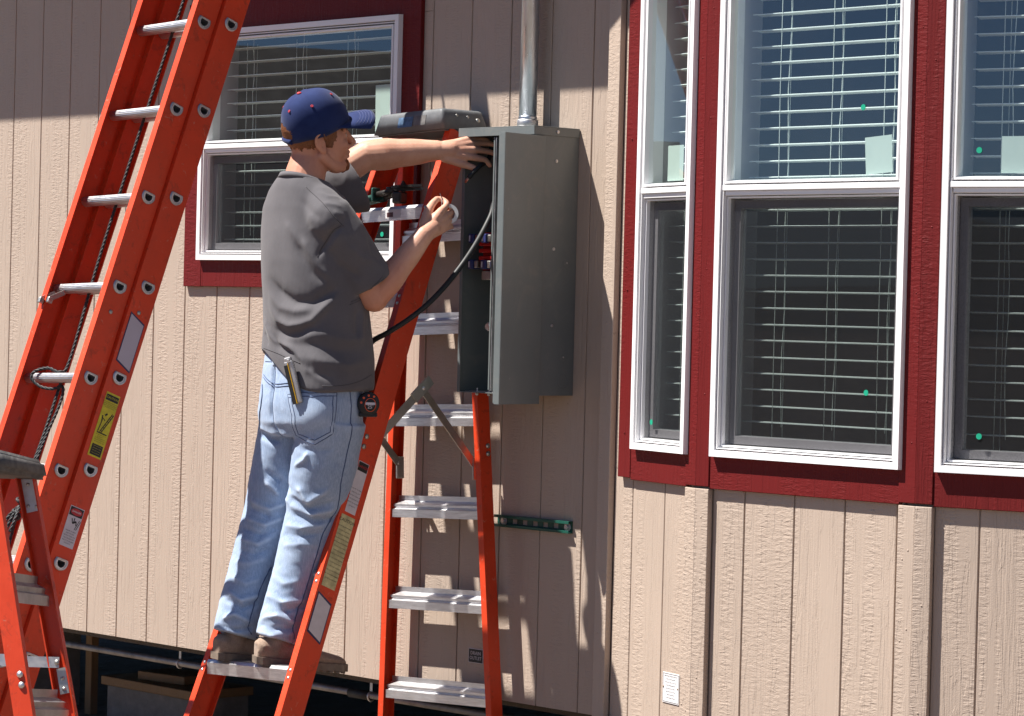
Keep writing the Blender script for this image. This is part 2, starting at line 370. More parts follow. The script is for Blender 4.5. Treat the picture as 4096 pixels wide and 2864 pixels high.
# main wall backing with the window opening left free
OA = (1.335, 2.495, 1.505, 2.381)
wall = MB()
def back(mb, F, u0, u1, z0, z1): mb.box((u0, -0.06, z0), (u1, -0.0052, z1), F.m)
back(wall, FM, -3.2512, OA[0], 0, 3.22); back(wall, FM, OA[1], 3.61, 0, 3.22); back(wall, FM, OA[0], OA[1], 0, OA[2]); back(wall, FM, OA[0], OA[1], OA[3], 3.22)
wall = wall.build('wall', 'groove', house)
for k in range(-16, 18):
    a, b = k * P + 0.0026, (k + 1) * P - 0.0026
    if k == 17: b = 3.61
    if b < OA[0] or a > OA[1]: plank(wall, FM, a, b, -0.004, 3.20)
    else:
        plank(wall, FM, a, b, -0.004, OA[2] - 0.01); plank(wall, FM, a, b, OA[3] + 0.01, 3.20)
        if a < OA[0]: plank(wall, FM, a, OA[0] - 0.004, OA[2] - 0.008, OA[3] + 0.008)
        if b > OA[1]: plank(wall, FM, OA[1] + 0.004, b, OA[2] - 0.008, OA[3] + 0.008)
# bay: three facets, planks under the windows
L1, L2, L3 = 0.608, 0.872, 0.608
WB = dict(z0=0.899, z1=2.62, zm=1.743)
W1 = (0.230, 0.566); W2 = (0.066, 0.824); W3 = (0.058, 0.52)
bay = MB()
for F, L, w in ((F1, L1, W1), (F2, L2, W2), (F3, L3, W3)):
    a, b = w[0] - 0.0, w[1] - 0.0
    back(bay, F, 0, a + 0.004, -0.002, 3.22); back(bay, F, b - 0.004, L, -0.002, 3.22)
    back(bay, F, a, b, -0.002, WB['z0'] + 0.004); back(bay, F, a, b, WB['z1'] - 0.004, 3.22)
bay.box((3.613, -0.058, 0), (3.655, 0, 3.22)); bay.box((5.62, -0.058, 0), (5.642, 0.05, 3.22))
bay = bay.build('bay_wall', 'groove', house)
def planks(F, edges, z0, z1):
    for a, b in zip(edges[:-1], edges[1:]): plank(bay, F, a + 0.0026, b - 0.0026, z0, z1)
planks(F1, [0.076, 0.194, 0.395, 0.549], 0, 0.83); plank(bay, F1, 0.076, 0.17, 0.832, 3.20)
planks(F2, [0.055, 0.188, 0.391, 0.591, 0.791, 0.82], 0, 0.83)
planks(F3, [0.048, 0.19, 0.393, 0.606], 0, 0.83)
def board(name, F, u0, u1, z0, z1, d0, d1, mat): mb = MB(); mb.bbox((u0, d0, z0), (u1, d1, z1), 0.002, F.m); return mb.build(name, mat, house)
board('corner_board', F1, 0.0, 0.075, 0.0, 2.86, 0.0005, 0.022, 'siding')
# posts between the bay windows: boards meeting at the corner, maroon above, tan below
for F, a, b in ((F1, 0.551, L1 + 0.006), (F2, -0.0015, 0.054), (F2, 0.811, L2 + 0.0015), (F3, -0.0045, 0.050)):
    board('corner_board', F, a, b, 0.0, 0.7985, 0.0005, 0.022, 'siding'); board('trim_board', F, a, b, 0.806, 2.86, 0.0005, 0.0225, 'maroon')
for F, a, b, c in ((F1, 0.126, 0.204, None), ):
    board('trim_board', F, a, b, 0.806, 2.86, 0.0005, 0.02, 'maroon')
board('trim_board', F1, 0.2045, 0.5505, 0.800, 0.93, 0.0005, 0.018, 'maroon')
board('trim_board', F2, 0.0545, 0.8105, 0.800, 0.93, 0.0005, 0.018, 'maroon')
board('trim_board', F3, 0.0505, 0.60, 0.800, 0.93, 0.0005, 0.018, 'maroon')
# trim of the single window
board('trim_board', FM, 1.23, 1.34, 1.40, 2.49, 0.0005, 0.019, 'maroon'); board('trim_board', FM, 2.49, 2.595, 1.40, 2.49, 0.0005, 0.019, 'maroon')
board('trim_board', FM, 1.3405, 2.4895, 1.401, 1.51, 0.0005, 0.018, 'maroon'); board('trim_board', FM, 1.3405, 2.4895, 2.376, 2.489, 0.0005, 0.018, 'maroon')

def ringbox(mb, F, u0, u1, z0, z1, w, d0, d1, bev=0.0):
    """mitred picture frame"""
    o = [(u0, z0), (u1, z0), (u1, z1), (u0, z1)]; i = [(u0 + w, z0 + w), (u1 - w, z0 + w), (u1 - w, z1 - w), (u0 + w, z1 - w)]
    vs = []
    for d in (d0, d1):
        k = bev if d == d1 else 0
        sg = [(1, 1), (-1, 1), (-1, -1), (1, -1)]
        vs += [F.m @ V(u + sx * k, d, z + sz * k) for (u, z), (sx, sz) in zip(o, sg)] + [F.m @ V(u - sx * k, d, z - sz * k) for (u, z), (sx, sz) in zip(i, sg)]
    fs = []
    for k in range(4):
        j = (k + 1) % 4
        fs += [(8 + k, 8 + j, 12 + j, 12 + k), (k, j, 4 + j, 4 + k), (k, j, 8 + j, 8 + k), (4 + k, 4 + j, 12 + j, 12 + k)]
    mb.add(vs, fs)
def pane(name, F, u0, u1, z0, z1, d, mat, par):
    mb = MB(); mb.add([F.m @ V(u0, d, z0), F.m @ V(u1, d, z0), F.m @ V(u1, d, z1), F.m @ V(u0, d, z1)], [(0, 1, 2, 3)]); me = mb.mesh(name)
    if me.polygons[0].normal.dot(F.n) < 0: me.flip_normals()
    return link(name, me, mat, par)
def window(F, u0, u1, z0, z1, zm, slat0, cords, papers=(), dots=(), pitch=0.0525, label=None):
    mb = MB()
    ringbox(mb, F, u0, u1, z0, z1, 0.026, -0.02, 0.040, 0.003); ringbox(mb, F, u0 + 0.0255, u1 - 0.0255, z0 + 0.0255, z1 - 0.0255, 0.007, -0.04, 0.034, 0.002)
    w = mb.build('window', 'vinyl', house)
    if label: w['label'] = label
    a, b, c, d = u0 + 0.032, u1 - 0.032, z0 + 0.032, z1 - 0.032
    mb = MB(); ringbox(mb, F, a, b, zm - 0.004, d, 0.016, 0.004, 0.036, 0.005); mb.build('upper_sash', 'vinyl', w)
    mb = MB(); mb.bbox((a - 0.004, 0.0, zm - 0.022), (b + 0.004, 0.037, zm - 0.0045), 0.002, F.m); mb.bbox((a + 0.002, -0.012, zm - 0.037), (b - 0.002, 0.030, zm - 0.0225), 0.002, F.m); mb.build('meeting_rail', 'vinyl', w)
    mb = MB(); ringbox(mb, F, a, b, c, zm - 0.0375, 0.009, -0.02, 0.020, 0.002); mb.build('track', 'vinyl', w)
    mb = MB(); ringbox(mb, F, a + 0.009, b - 0.009, c + 0.009, zm - 0.047, 0.030, -0.028, -0.006, 0.003); mb.build('lower_sash', 'vinyl_dark', w)
    pane('upper_pane', F, a + 0.012, b - 0.012, zm + 0.008, d - 0.012, 0.02, 'glass', w)
    pane('lower_pane', F, a + 0.03, b - 0.03, c + 0.03, zm - 0.06, -0.016, 'glass_low', w)
    pane('insect_screen', F, a + 0.006, b - 0.006, c + 0.006, zm - 0.042, 0.008, 'screen', w)
    # window reveal inside
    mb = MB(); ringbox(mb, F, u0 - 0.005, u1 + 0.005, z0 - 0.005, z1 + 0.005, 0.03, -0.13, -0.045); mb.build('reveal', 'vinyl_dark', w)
    # blind: slats, ladder cords, head rail
    prof = [(-0.022, 0.0), (-0.012, 0.0022), (0.0, 0.003), (0.012, 0.0022), (0.022, 0.0), (0.022, -0.0022), (0.0, 0.0008), (-0.022, -0.0022)]
    sm = MB(); ti = R(3)
    pr = [(x * math.cos(ti) - y * math.sin(ti), x * math.sin(ti) + y * math.cos(ti)) for x, y in prof]
    sm.prism(pr, F.m @ V(u0 + 0.045, -0.085, 0), F.n, V(0, 0, 1), F.e * (u1 - u0 - 0.09))
    z = slat0; first = None
    while z < z1 - 0.06:
        if first is None: first = sm.build('blind_slat', 'slat', w); o = first
        else: o = first.copy(); COL.objects.link(o)
        o.parent = w; o.location = (0, 0, z + random.uniform(-0.0012, 0.0012)); z += pitch
    for cu in cords:
        for dd in (-0.061, -0.109):
            mb = MB(); mb.tube([F.m @ V(cu + random.uniform(-0.002, 0.002), dd, z0 + 0.05 + t * (z1 - z0 - 0.1) / 6) for t in range(7)], 0.0011, 5); mb.build('blind_cord', 'cord', w)
        pts = [F.m @ V(cu + 0.028 + 0.004 * math.sin(t * 1.7 + cu * 9), -0.07, z0 + 0.10 + t * (z1 - z0 - 0.12) / 14) for t in range(15)]
        mb = MB(); mb.tube(pts, 0.0012, 5); mb.build('pull_cord', 'cord', w)
    for (pu, pz, pw, ph, rot) in papers:
        mb = MB(); q = [(-pw / 2, -ph / 2), (pw / 2, -ph / 2), (pw / 2, ph / 2), (-pw / 2, ph / 2)]; cr, sr = math.cos(R(rot)), math.sin(R(rot))
        mb.add([F.m @ V(pu + x * cr - y * sr, 0.0165, pz + x * sr + y * cr) for x, y in q] + [F.m @ V(pu + x * cr - y * sr, 0.0159, pz + x * sr + y * cr) for x, y in q],
               [(0, 1, 2, 3), (4, 5, 6, 7), (0, 1, 5, 4), (1, 2, 6, 5), (2, 3, 7, 6), (3, 0, 4, 7)]); mb.build('paper_sheet', 'paper', w)
    for (du, dz, lower) in dots:
        mb = MB(); dd = 0.0225 if not lower else 0.0105
        mb.cyl(F.m @ V(du, dd - 0.0012, dz), F.m @ V(du, dd, dz), 0.0088, 18); mb.build('sticker', 'sticker', w)
    return w
window(FM, 1.331, 2.50, 1.50, 2.386, 1.950, 1.585, (1.50, 1.80, 2.10, 2.40), papers=((2.405, 2.045, 0.10, 0.185, 1),), dots=((2.40, 1.985, False), (2.40, 1.60, True)))
window(F1, W1[0], W1[1], 0.899, WB['z1'], WB['zm'], 0.965, (0.37, 0.45), papers=((0.435, 1.815, 0.095, 0.112, 0),), dots=((0.256, 1.797, False), (0.315, 0.991, True)), pitch=0.0503)
window(F2, W2[0], W2[1], 0.899, WB['z1'], WB['zm'], 0.961, (0.235, 0.445, 0.650), papers=((0.698, 1.820, 0.102, 0.110, 4),), dots=((0.638, 1.961, False), (0.668, 1.120, True)), pitch=0.0503)
window(F3, W3[0], W3[1], 0.899, WB['z1'], WB['zm'], 0.961, (0.20, 0.40), papers=((0.315, 1.815, 0.165, 0.105, 0),), dots=((0.166, 1.828, False), (0.184, 1.009, True)), pitch=0.0503)
# room behind the windows, floor, eave, roof
mb = MB()
mb.box((-3.2, 1.2, -0.16), (8.0, 1.26, -0.031)); mb.box((-3.2, 0.055, -0.03), (8.0, 5.0, -0.006))
mb.build('floor_frame', 'joist', house)
mb = MB()
for a, b in (((-3.2, 0.4, -0.09), (8, 4.9, -0.02)), ((-3.2, 4.9, -0.09), (8, 5.0, 3.20)), ((-3.3, 0.05, -0.09), (-3.2, 5, 3.20)), ((5.75, 0.07, -0.09), (5.85, 5, 3.20)), ((-3.2, 0.07, 3.10), (8, 5, 3.18)),
             ((3.66, -0.14, -0.08), (5.6, 0.39, -0.02)), ((3.66, -0.14, 3.10), (5.6, 0.068, 3.16)), ((3.02, 0.9, -0.02), (3.10, 4.9, 3.1))): mb.box(a, b)
mb.build('room', 'room', house)
mb = MB(); mb.box((-3.6, -0.50, 3.235), (8.2, 0.2, 3.26)); mb.box((-3.6, -0.52, 3.224), (8.2, -0.5005, 3.38)); mb.build('eave', 'soffit', house)
mb = MB(); mb.add([(-3.7, -0.545, 3.385), (8.3, -0.545, 3.385), (8.3, 3.0, 4.35), (-3.7, 3.0, 4.35), (-3.7, -0.545, 3.41), (8.3, -0.545, 3.41), (8.3, 3.0, 4.38), (-3.7, 3.0, 4.38)],
    [(0, 1, 2, 3), (4, 5, 6, 7), (0, 1, 5, 4), (1, 2, 6, 5), (2, 3, 7, 6), (3, 0, 4, 7)]); mb.build('roof', 'roof', house)
# right hand wall beyond the bay and the house back, so the place holds together from the side
mb = MB(); mb.box((5.65, 0.0, 0), (8.0, 0.06, 3.20)); mb.box((-3.25, 0.07, -0.02), (-3.21, 5, 3.20)); mb.box((7.95, 0.07, -0.02), (8.0, 5, 3.20)); mb.box((-3.2, 5.01, -0.02), (8, 5.05, 3.20)); mb.build('end_wall', 'siding', house)

# neighbouring house seen only in the window glass
nb = thing('neighbour_house', 'grey house across the lot mirrored in the window behind the cap', 'house', (-9.6, -8.0, GZ), (0, 0, R(35)))
mb = MB(); mb.box((-1, -1.9, 0), (3.0, 1.9, 2.7)); mb.build('wall', 'far_wall', nb)
mb = MB(); mb.prism([(-1.4, 2.702), (3.4, 2.702), (1.0, 3.9)], (0, -2.2, 0), (1, 0, 0), (0, 0, 1), (0, 4.4, 0)); mb.build('roof', 'roof', nb)
for y in (-1.5, -0.35, 0.8):
    mb = MB(); mb.box((3.001, y, 0.9), (3.05, y + 0.7, 2.1)); mb.build('window', 'maroon', nb)

# nail heads in the painted boards
nailm = None
for F, us, zs in ((F1, (0.565, 0.592), (0.12, 0.36, 0.60, 0.95, 1.35, 1.75, 2.15)), (F2, (0.025,), (0.22, 0.5, 0.72, 1.1, 1.5, 1.95, 2.3)), (F2, (0.832, 0.855), (0.15, 0.42, 0.66, 1.0, 1.4, 1.8, 2.2)), (F3, (0.022,), (0.2, 0.5, 1.1, 1.6, 2.1)), (F1, (0.03,), (0.3, 0.8, 1.3, 1.9)), (F1, (0.165,), (0.95, 1.4, 1.9))):
    for u in us:
        for z in zs:
            mb = MB(); q = F.m @ V(u + random.uniform(-0.004, 0.004), 0.0222, z + random.uniform(-0.02, 0.02)); mb.ball(q, 0.0032, 8, Matrix.Diagonal((1, 0.45, 1)))
            mb.build('nail', 'maroon' if z > 0.799 and not (F is F1 and u < 0.1) else 'siding', house)

# ================================================================ electrical panel
BX0, BX1, BY, BZ0, BZ1 = 3.040, 3.396, -0.205, 1.056, 1.951
pan = thing('electrical_panel', 'tall grey steel electrical panel with its door swung open on the wall', 'electrical panel', (3.22, 0, BZ0))
PO = V(3.22, 0, BZ0); TP = Matrix.Translation(-PO)
def pb(a, b, r=0.0012): return (lambda mb: mb.bbox(a, b, r, TP))
mb = MB(); t = 0.003
mb.bbox((BX0 + t, -0.020, BZ0), (BX1 - t, -0.0165, BZ1 - 0.004), 0.0008, TP)                       # back
mb.bbox((BX0, BY, BZ0), (BX0 + t, -0.001, BZ1 - 0.004), 0.0008, TP)                         # left side
mb.bbox((BX1 - t, BY, BZ0), (BX1, -0.001, BZ1 - 0.004), 0.0008, TP)                         # right side
mb.bbox((BX0 + t, BY, BZ0), (BX1 - t, -0.0205, BZ0 + t), 0.0008, TP)                         # bottom
mb.bbox((BX0 + t, BY, BZ0 + 0.0031), (BX0 + 0.014, BY + 0.0025, BZ1 - 0.03), 0.0008, TP)      # front lips
mb.bbox((BX1 - 0.03, BY, BZ0 + 0.0031), (BX1 - t, BY + 0.0025, BZ1 - 0.03), 0.0008, TP)
enc = mb.build('enclosure', 'panel', pan)
mb = MB()
mb.bbox((BX0 + 0.006, -0.0245, BZ0 + 0.006), (BX1 - 0.006, -0.0208, BZ1 - 0.03), 0.0008, TP); mb.build('back_plate', 'panel_in', pan)
mb = MB(); mb.bbox((BX0 + 0.02, BY + 0.02, BZ0 + 0.0034), (BX1 - 0.02, -0.03, BZ0 + 0.005), 0.0005, TP); mb.build('bottom_plate', 'alu', pan)
# rain cap on top: overhanging lid with turned-down flanges
mb = MB(); a, b, c, d = BX0 - 0.014, BX1 + 0.004, BY - 0.008, -0.002
mb.bbox((a, c, BZ1 - 0.003), (b, d, BZ1), 0.001, TP); mb.bbox((a, c, BZ1 - 0.030), (b, c + 0.003, BZ1 - 0.0031), 0.001, TP)
mb.bbox((b - 0.003, c + 0.0031, BZ1 - 0.030), (b, d, BZ1 - 0.0031), 0.001, TP); mb.bbox((a, c + 0.0031, BZ1 - 0.030), (a + 0.003, d, BZ1 - 0.0031), 0.001, TP)
lid = mb.build('top_cap', 'panel', pan)
# open door: pan-shaped, hinged at the right front edge, swung out from the wall
DX = BX1 + 0.004
DM = TP @ Matrix.Translation((DX + 0.002, -0.165, 0)) @ Matrix.Rotation(R(9.3), 4, 'Z') @ Matrix.Translation((-DX, 0.165, 0))
mb = MB(); y0, y1, z0, z1 = -0.381, -0.163, BZ0 - 0.027, BZ1 - 0.033
mb.bbox((DX, y0, z0), (DX + 0.002, y1, z1), 0.0006, DM); mb.bbox((DX - 0.020, y0, z0), (DX - 0.0001, y0 + 0.002, z1), 0.0006, DM)
mb.bbox((DX - 0.020, y0 + 0.0021, z0), (DX - 0.0001, BY - 0.03, z0 + 0.002), 0.0005, DM); mb.bbox((DX - 0.020, y0 + 0.0021, z1 - 0.002), (DX - 0.0001, BY - 0.03, z1), 0.0005, DM)
mb.bbox((DX - 0.026, y0 + 0.0023, z0 + 0.004), (DX - 0.0205, y0 + 0.014, z1 - 0.004), 0.0006, DM)
door = mb.build('door', 'panel', pan)
mb = MB(); mb.bbox((DX - 0.034, BY - 0.004, BZ0 + 0.01), (DX - 0.028, BY + 0.022, BZ1 - 0.04), 0.001, TP); mb.bbox((DX - 0.046, BY + 0.004, BZ0 + 0.01), (DX - 0.040, BY + 0.03, BZ1 - 0.04), 0.001, TP)
mb.bbox((DX - 0.052, BY - 0.002, BZ0 + 0.003), (DX - 0.049, BY + 0.04, BZ1 - 0.04), 0.0006, TP); mb.build('hinge_rail', 'panel', pan)
mb = MB(); mb.bbox((3.196, BY - 0.001, BZ0 + 0.012), (3.203, BY + 0.03, BZ1 - 0.034), 0.001, TP); mb.build('dead_front_edge', 'panel', pan)
mb = MB(); mb.bbox((3.210, BY - 0.004, BZ0 + 0.010), (3.213, BY + 0.026, BZ1 - 0.034), 0.001, TP); mb.build('dead_front_edge', 'alu_dull', pan)
mb = MB(); mb.bbox((DX - 0.040, BY - 0.012, 1.22), (DX - 0.031, BY - 0.005, 1.43), 0.002, TP); mb.build('latch_bar', 'alu', pan)
# screws, knock-outs and rivets on the side
def sidedot(y, z, r, mat, name, h=0.003, x=BX1 + 0.0001):
    mb = MB(); mb.cyl(TP @ V(x, y, z), TP @ V(x + h, y, z), r, 14); mb.cyl(TP @ V(x + h, y, z), TP @ V(x + h * 1.5, y, z), r * 0.5, 10); mb.build(name, mat, pan)
for y, z in ((-0.105, 1.838), (-0.108, 1.545), (-0.108, 1.29)): sidedot(y, z, 0.0055, 'alu', 'screw')
sidedot(-0.105, BZ1 - 0.016, 0.0055, 'alu', 'screw', x=BX1 + 0.0041)
for y, z in ((-0.046, 1.50), (-0.052, 1.185)):
    mb = MB(); mb.cyl(TP @ V(BX1 + 0.0001, y, z), TP @ V(BX1 + 0.0012, y, z), 0.014, 20); k = mb.build('knockout', 'panel', pan)
    mb = MB(); mb.cyl(TP @ V(BX1 + 0.0012, y, z), TP @ V(BX1 + 0.0035, y, z), 0.003, 8); mb.build('rivet', 'alu', k)
for r_ in (0.019, 0.027):
    mb = MB(); mb.tube([TP @ V(BX1 + 0.0003, -0.052 + r_ * math.cos(q), 1.105 + r_ * math.sin(q)) for q in [2 * math.pi * i / 24 for i in range(24)]], 0.0007, 5, closed=True); mb.build('knockout_ring', 'panel', pan)
# bus block: red insulators, blue lugs
bus = MB(); bx = 3.092; bus_y = -0.150
bus.bbox((bx, bus_y, 1.470), (bx + 0.15, -0.025, 1.600), 0.004, TP)
for z in (1.505, 1.530, 1.553): bus.bbox((bx + 0.004, bus_y - 0.022, z), (bx + 0.146, bus_y + 0.002, z + 0.014), 0.003, TP)
bus = bus.build('bus_block', 'red', pan)
for z in (1.578, 1.490):
    for x in (bx - 0.030, bx + 0.034, bx + 0.090):
        mb = MB(); mb.bbox((x, bus_y - 0.040, z - 0.016), (x + 0.024, bus_y - 0.001, z + 0.016), 0.004, TP); lg = mb.build('lug', 'blue', pan)
        mb = MB(); mb.bbox((x + 0.005, bus_y - 0.0415, z - 0.010), (x + 0.011, bus_y - 0.0395, z + 0.010), 0.001, TP); mb.build('lug_mark', 'label_white', lg)
        mb = MB(); mb.bbox((x + 0.0255, bus_y - 0.034, z - 0.012), (x + 0.042, bus_y - 0.001, z + 0.013), 0.003, TP); mb.build('terminal', 'steel', pan)
mb = MB(); mb.bbox((bx + 0.01, bus_y - 0.012, 1.438), (bx + 0.11, -0.026, 1.469), 0.003, TP); mb.build('terminal_block', 'steel', pan)
mb = MB(); mb.bbox((3.135, -0.160, 1.265), (3.175, -0.026, 1.295), 0.003, TP); mb.cyl(TP @ V(3.155, -0.161, 1.28), TP @ V(3.155, -0.178, 1.28), 0.011, 14); mb.build('ground_lug', 'alu', pan)
for x, zt in ((BX0 + 0.07, 0.016), (BX0 + 0.13, 0.05), (BX0 + 0.165, 0.016)):
    mb = MB(); mb.cyl(TP @ V(x, BY + 0.03, BZ0 - 0.010), TP @ V(x, BY + 0.03, BZ0 + zt), 0.0028, 8); mb.cyl(TP @ V(x, BY + 0.03, BZ0 - 0.008), TP @ V(x, BY + 0.03, BZ0 - 0.0005), 0.006, 6); mb.build('bolt', 'alu', pan)

# ================================================================ conduit
CX, CY = 3.204, -0.060
con = thing('conduit', 'galvanised steel conduit rising from the top of the panel to the eave', 'conduit', (CX, CY, BZ1))
mb = MB(); mb.tube([(0, 0, 0.032), (0, 0, 1.281)], 0.0305, 32); mb.build('pipe', 'galv', con)
mb = MB(); mb.tube([(0, 0, 0.0005), (0, 0, 0.004)], [0.045, 0.045], 32); mb.tube([(0, 0, 0.004), (0, 0, 0.030), (0, 0, 0.034)], [0.036, 0.036, 0.033], 32); mb.build('hub', 'alu_dull', con)
mb = MB(); mb.tube([(0, 0, 0.0345 + i * 0.0015) for i in range(7)], [0.0322 if i % 2 else 0.0312 for i in range(7)], 32); mb.build('thread', 'galv', con)
for q in range(4):
    mb = MB(); a = q * math.pi / 2 + 0.5; mb.ball((0.041 * math.cos(a), 0.041 * math.sin(a), 0.0055), 0.004, 8); mb.build('screw', 'alu', con)

# ================================================================ strut channel on the wall
st = thing('strut_channel', 'short green slotted strut channel bolted flat on the wall below the panel', 'strut channel', (3.22, 0, 0.614), (0, 0.0, 0))
x0, x1 = -0.178, 0.192; hz = 0.0205
mb = MB(); mb.bbox((x0, -0.0208, hz - 0.0027), (x1, -0.0027, hz), 0.0008); mb.bbox((x0, -0.0208, -hz), (x1, -0.0027, -hz + 0.0027), 0.0008)
mb.bbox((x0, -0.0208, hz - 0.0095), (x1, -0.0185, hz - 0.0028), 0.0008); mb.bbox((x0, -0.0208, -hz + 0.0028), (x1, -0.0185, -hz + 0.0095), 0.0008)
mb.build('flange', 'strut', st)
mb = MB(); xs = [x0 + 0.028 + i * 0.0508 for i in range(8)]
# web with slots left open: strips between
mb.box((x0, -0.0026, 0.008), (x1, -0.0004, hz - 0.0002)); mb.box((x0, -0.0026, -hz + 0.0002), (x1, -0.0004, -0.008))
e = [x0] + [v for i in range(5) for v in (x0 + 0.087 + i * 0.0508 - 0.012, x0 + 0.087 + i * 0.0508 + 0.012)] + [x1]
for i in range(0, len(e), 2): mb.box((e[i], -0.0026, -0.0079), (e[i + 1], -0.0004, 0.0079))
mb.build('slotted_web', 'strut', st)
for x in (x0 + 0.034, x1 - 0.022):
    mb = MB(); mb.cyl((x, -0.003, 0), (x, -0.005, 0), 0.0155, 20); wsh = mb.build('washer', 'alu_dull', st)
    mb = MB(); mb.cyl((x, -0.005, 0), (x, -0.012, 0), 0.008, 6); mb.build('bolt_head', 'alu', wsh)

# ================================================================ small signs on the wall
def placard(name, label, F, u0, u1, z0, z1, d, base, cat, border=None, rot=0):
    o = F.m @ V((u0 + u1) / 2, d, (z0 + z1) / 2); ang = math.atan2(F.e.y, F.e.x)
    s = thing(name, label, cat, o, (0, 0, ang)); w, h = (u1 - u0) / 2, (z1 - z0) / 2
    s.rotation_euler = (0, R(rot), ang)
    mb = MB(); mb.bbox((-w, -0.001, -h), (w, 0.001, h), 0.0005); mb.build('plate', base, s)
    return s, w, h
TXT = Matrix(((1, 0, 0, 0), (0, 0, -1, 0), (0, 1, 0, 0), (0, 0, 0, 1)))      # text x->x, y->z, z->-y
def lettering(par, txt, size, x, z, mat, y=-0.0014):
    vs, fs = text_mesh(txt, size, Matrix.Translation((x, y, z)) @ TXT)
    if vs: mb = MB(); mb.add(vs, fs); me = mb.mesh('lettering'); return link('lettering', me, mat, par)
s, w, h = placard('drain_sign', 'small black DRAIN OUTLET plate behind the right rear ladder rail', FM, 2.911, 2.986, 0.110, 0.160, 0.002, 'label_white', 'sign')
mb = MB(); mb.bbox((-w + 0.002, -0.0014, -h + 0.002), (w - 0.002, -0.0009, h - 0.002), 0.0002); mb.build('field', 'ink', s)
lettering(s, 'DRAIN', 0.0175, 0, 0.0085, 'label_white', -0.0017); lettering(s, 'OUTLET', 0.0165, 0, -0.0085, 'label_white', -0.0017)
s, w, h = placard('notice_placard', 'white printed notice placard low on the tan wall under the narrow window', F1, 0.416, 0.516, 0.108, 0.204, 0.002, 'notice', 'sign')
mb = MB()
for a, b in (((-w + .003, h - .0045), (w - .003, h - .003)), ((-w + .003, -h + .003), (w - .003, -h + .0045)), ((-w + .003, -h + .003), (-w + .0045, h - .003)), ((w - .0045, -h + .003), (w - .003, h - .003))): mb.box((a[0], -0.00135, a[1]), (b[0], -0.0009, b[1]))
mb.build('border', 'ink', s)
for i, (tx, sz) in enumerate((('IMPORTANT HEALTH NOTICE', 0.0058), ('SOME OF THE BUILDING', 0.0052), ('MATERIALS USED IN THIS HOME', 0.0048), ('EMIT FORMALDEHYDE.', 0.0052), ('EYE, NOSE AND THROAT', 0.0050), ('IRRITATION MAY OCCUR.', 0.0050), ('READ THE NOTICE', 0.0050), ('IN THE OWNERS MANUAL', 0.0048))):
    lettering(s, tx, sz, 0, h - 0.011 - i * 0.0098, 'ink')
for sx in (-1, 1):
    mb = MB(); mb.ball((sx * (w - 0.006), -0.0012, 0.002), 0.003, 8); mb.build('nail', 'lumber', s)

# ================================================================ under the house
pp = thing('water_pipe', 'long dark steel pipe hung under the edge of the house', 'pipe', (1.5, 0.13, -0.099), (0, 0, 0))
mb = MB(); mb.tube([(-4.6, 0, 0), (2.2, 0, 0.012)], 0.0135, 16); mb.build('pipe', 'pipe', pp)
mb = MB(); mb.tube([(0.62, 0, 0.006), (0.74, 0, 0.0065)], 0.0175, 16); mb.build('coupling', 'black', pp)
for x in (-0.43, 0.74):
    mb = MB(); mb.tube([V(x, 0.0165 * math.cos(q), 0.005 + 0.0165 * math.sin(q)) for q in [2 * math.pi * i / 16 for i in range(16)]], 0.0045, 6, closed=True)
    mb.box((x - 0.007, -0.0015, 0.020), (x + 0.007, 0.0005, 0.094)); mb.build('hanger_strap', 'alu_dull', pp)
def block(name, label, x0, x1, y0, y1, z0, z1, mat, cat, group=None, rz=0):
    s = thing(name, label, cat, ((x0 + x1) / 2, (y0 + y1) / 2, z0), (0, 0, R(rz)), group)
    mb = MB(); mb.bbox((-(x1 - x0) / 2, -(y1 - y0) / 2, 0), ((x1 - x0) / 2, (y1 - y0) / 2, z1 - z0), 0.004); 
    o = mb.mesh(name); bpy.data.objects.remove(s)
    q = link(name, o, mat); q.location = ((x0 + x1) / 2, (y0 + y1) / 2, z0); q.rotation_euler = (0, 0, R(rz)); return tag(q, label, cat, group)
block('concrete_block', 'grey concrete block under the boards in the dark crawl space', 0.06, 0.66, 0.50, 0.80, GZ, -0.31, 'concrete', 'block')
block('pier_block', 'grey concrete pier block at the lower left behind the small stepladder', -0.70, -0.50, 0.45, 0.75, GZ, -0.035, 'concrete', 'block')
block('wooden_board', 'wooden board lying flat on the concrete block under the house', 0.04, 0.68, 0.48, 0.81, -0.3095, -0.272, 'lumber', 'board')
block('wooden_shim', 'short wooden shim on top of the board under the house', 0.22, 0.50, 0.55, 0.74, -0.2715, -0.235, 'lumber', 'board', rz=8)
block('support_post', 'timber support post in the dark gap under the house', -0.25, -0.205, 0.60, 0.64, GZ, -0.035, 'lumber', 'post')
block('wood_wedge', 'small yellow wood wedge tucked under the siding edge', -0.16, -0.075, 0.07, 0.11, -0.032, -0.008, 'lumber', 'wedge')

# ================================================================ stepladder the person stands on
def channel(mb, p0, p1, side, out, w, dpt, t=0.004):
    """C channel from p0 to p1 (outer front corner line). side: direction from web into flanges, out: direction of depth (front to back)"""
    p0, p1, side, out = Vector(p0), Vector(p1), Vector(side).normalized(), Vector(out).normalized()
    ax = (p1 - p0)
    prof = [(0, 0), (w, 0), (w, t), (t * 1.2, t * 1.4), (t * 1.2, dpt - t * 1.4), (w, dpt - t), (w, dpt), (0, dpt)]
    mb.prism(prof, p0, side, out, ax)
def rivet(mb, c, d, r=0.0065):
    c, d = Vector(c), Vector(d).normalized(); mb.tube([c, c + d * r * 0.25, c + d * r * 0.5, c + d * r * 0.62], [r, r * 0.92, r * 0.6, r * 0.1], 12)
RA = 0.045
LA = thing('stepladder', 'orange fibreglass stepladder standing against the wall under the person', 'stepladder', (2.876, 0, 0), (0, -RA, 0))
ZT = 1.952
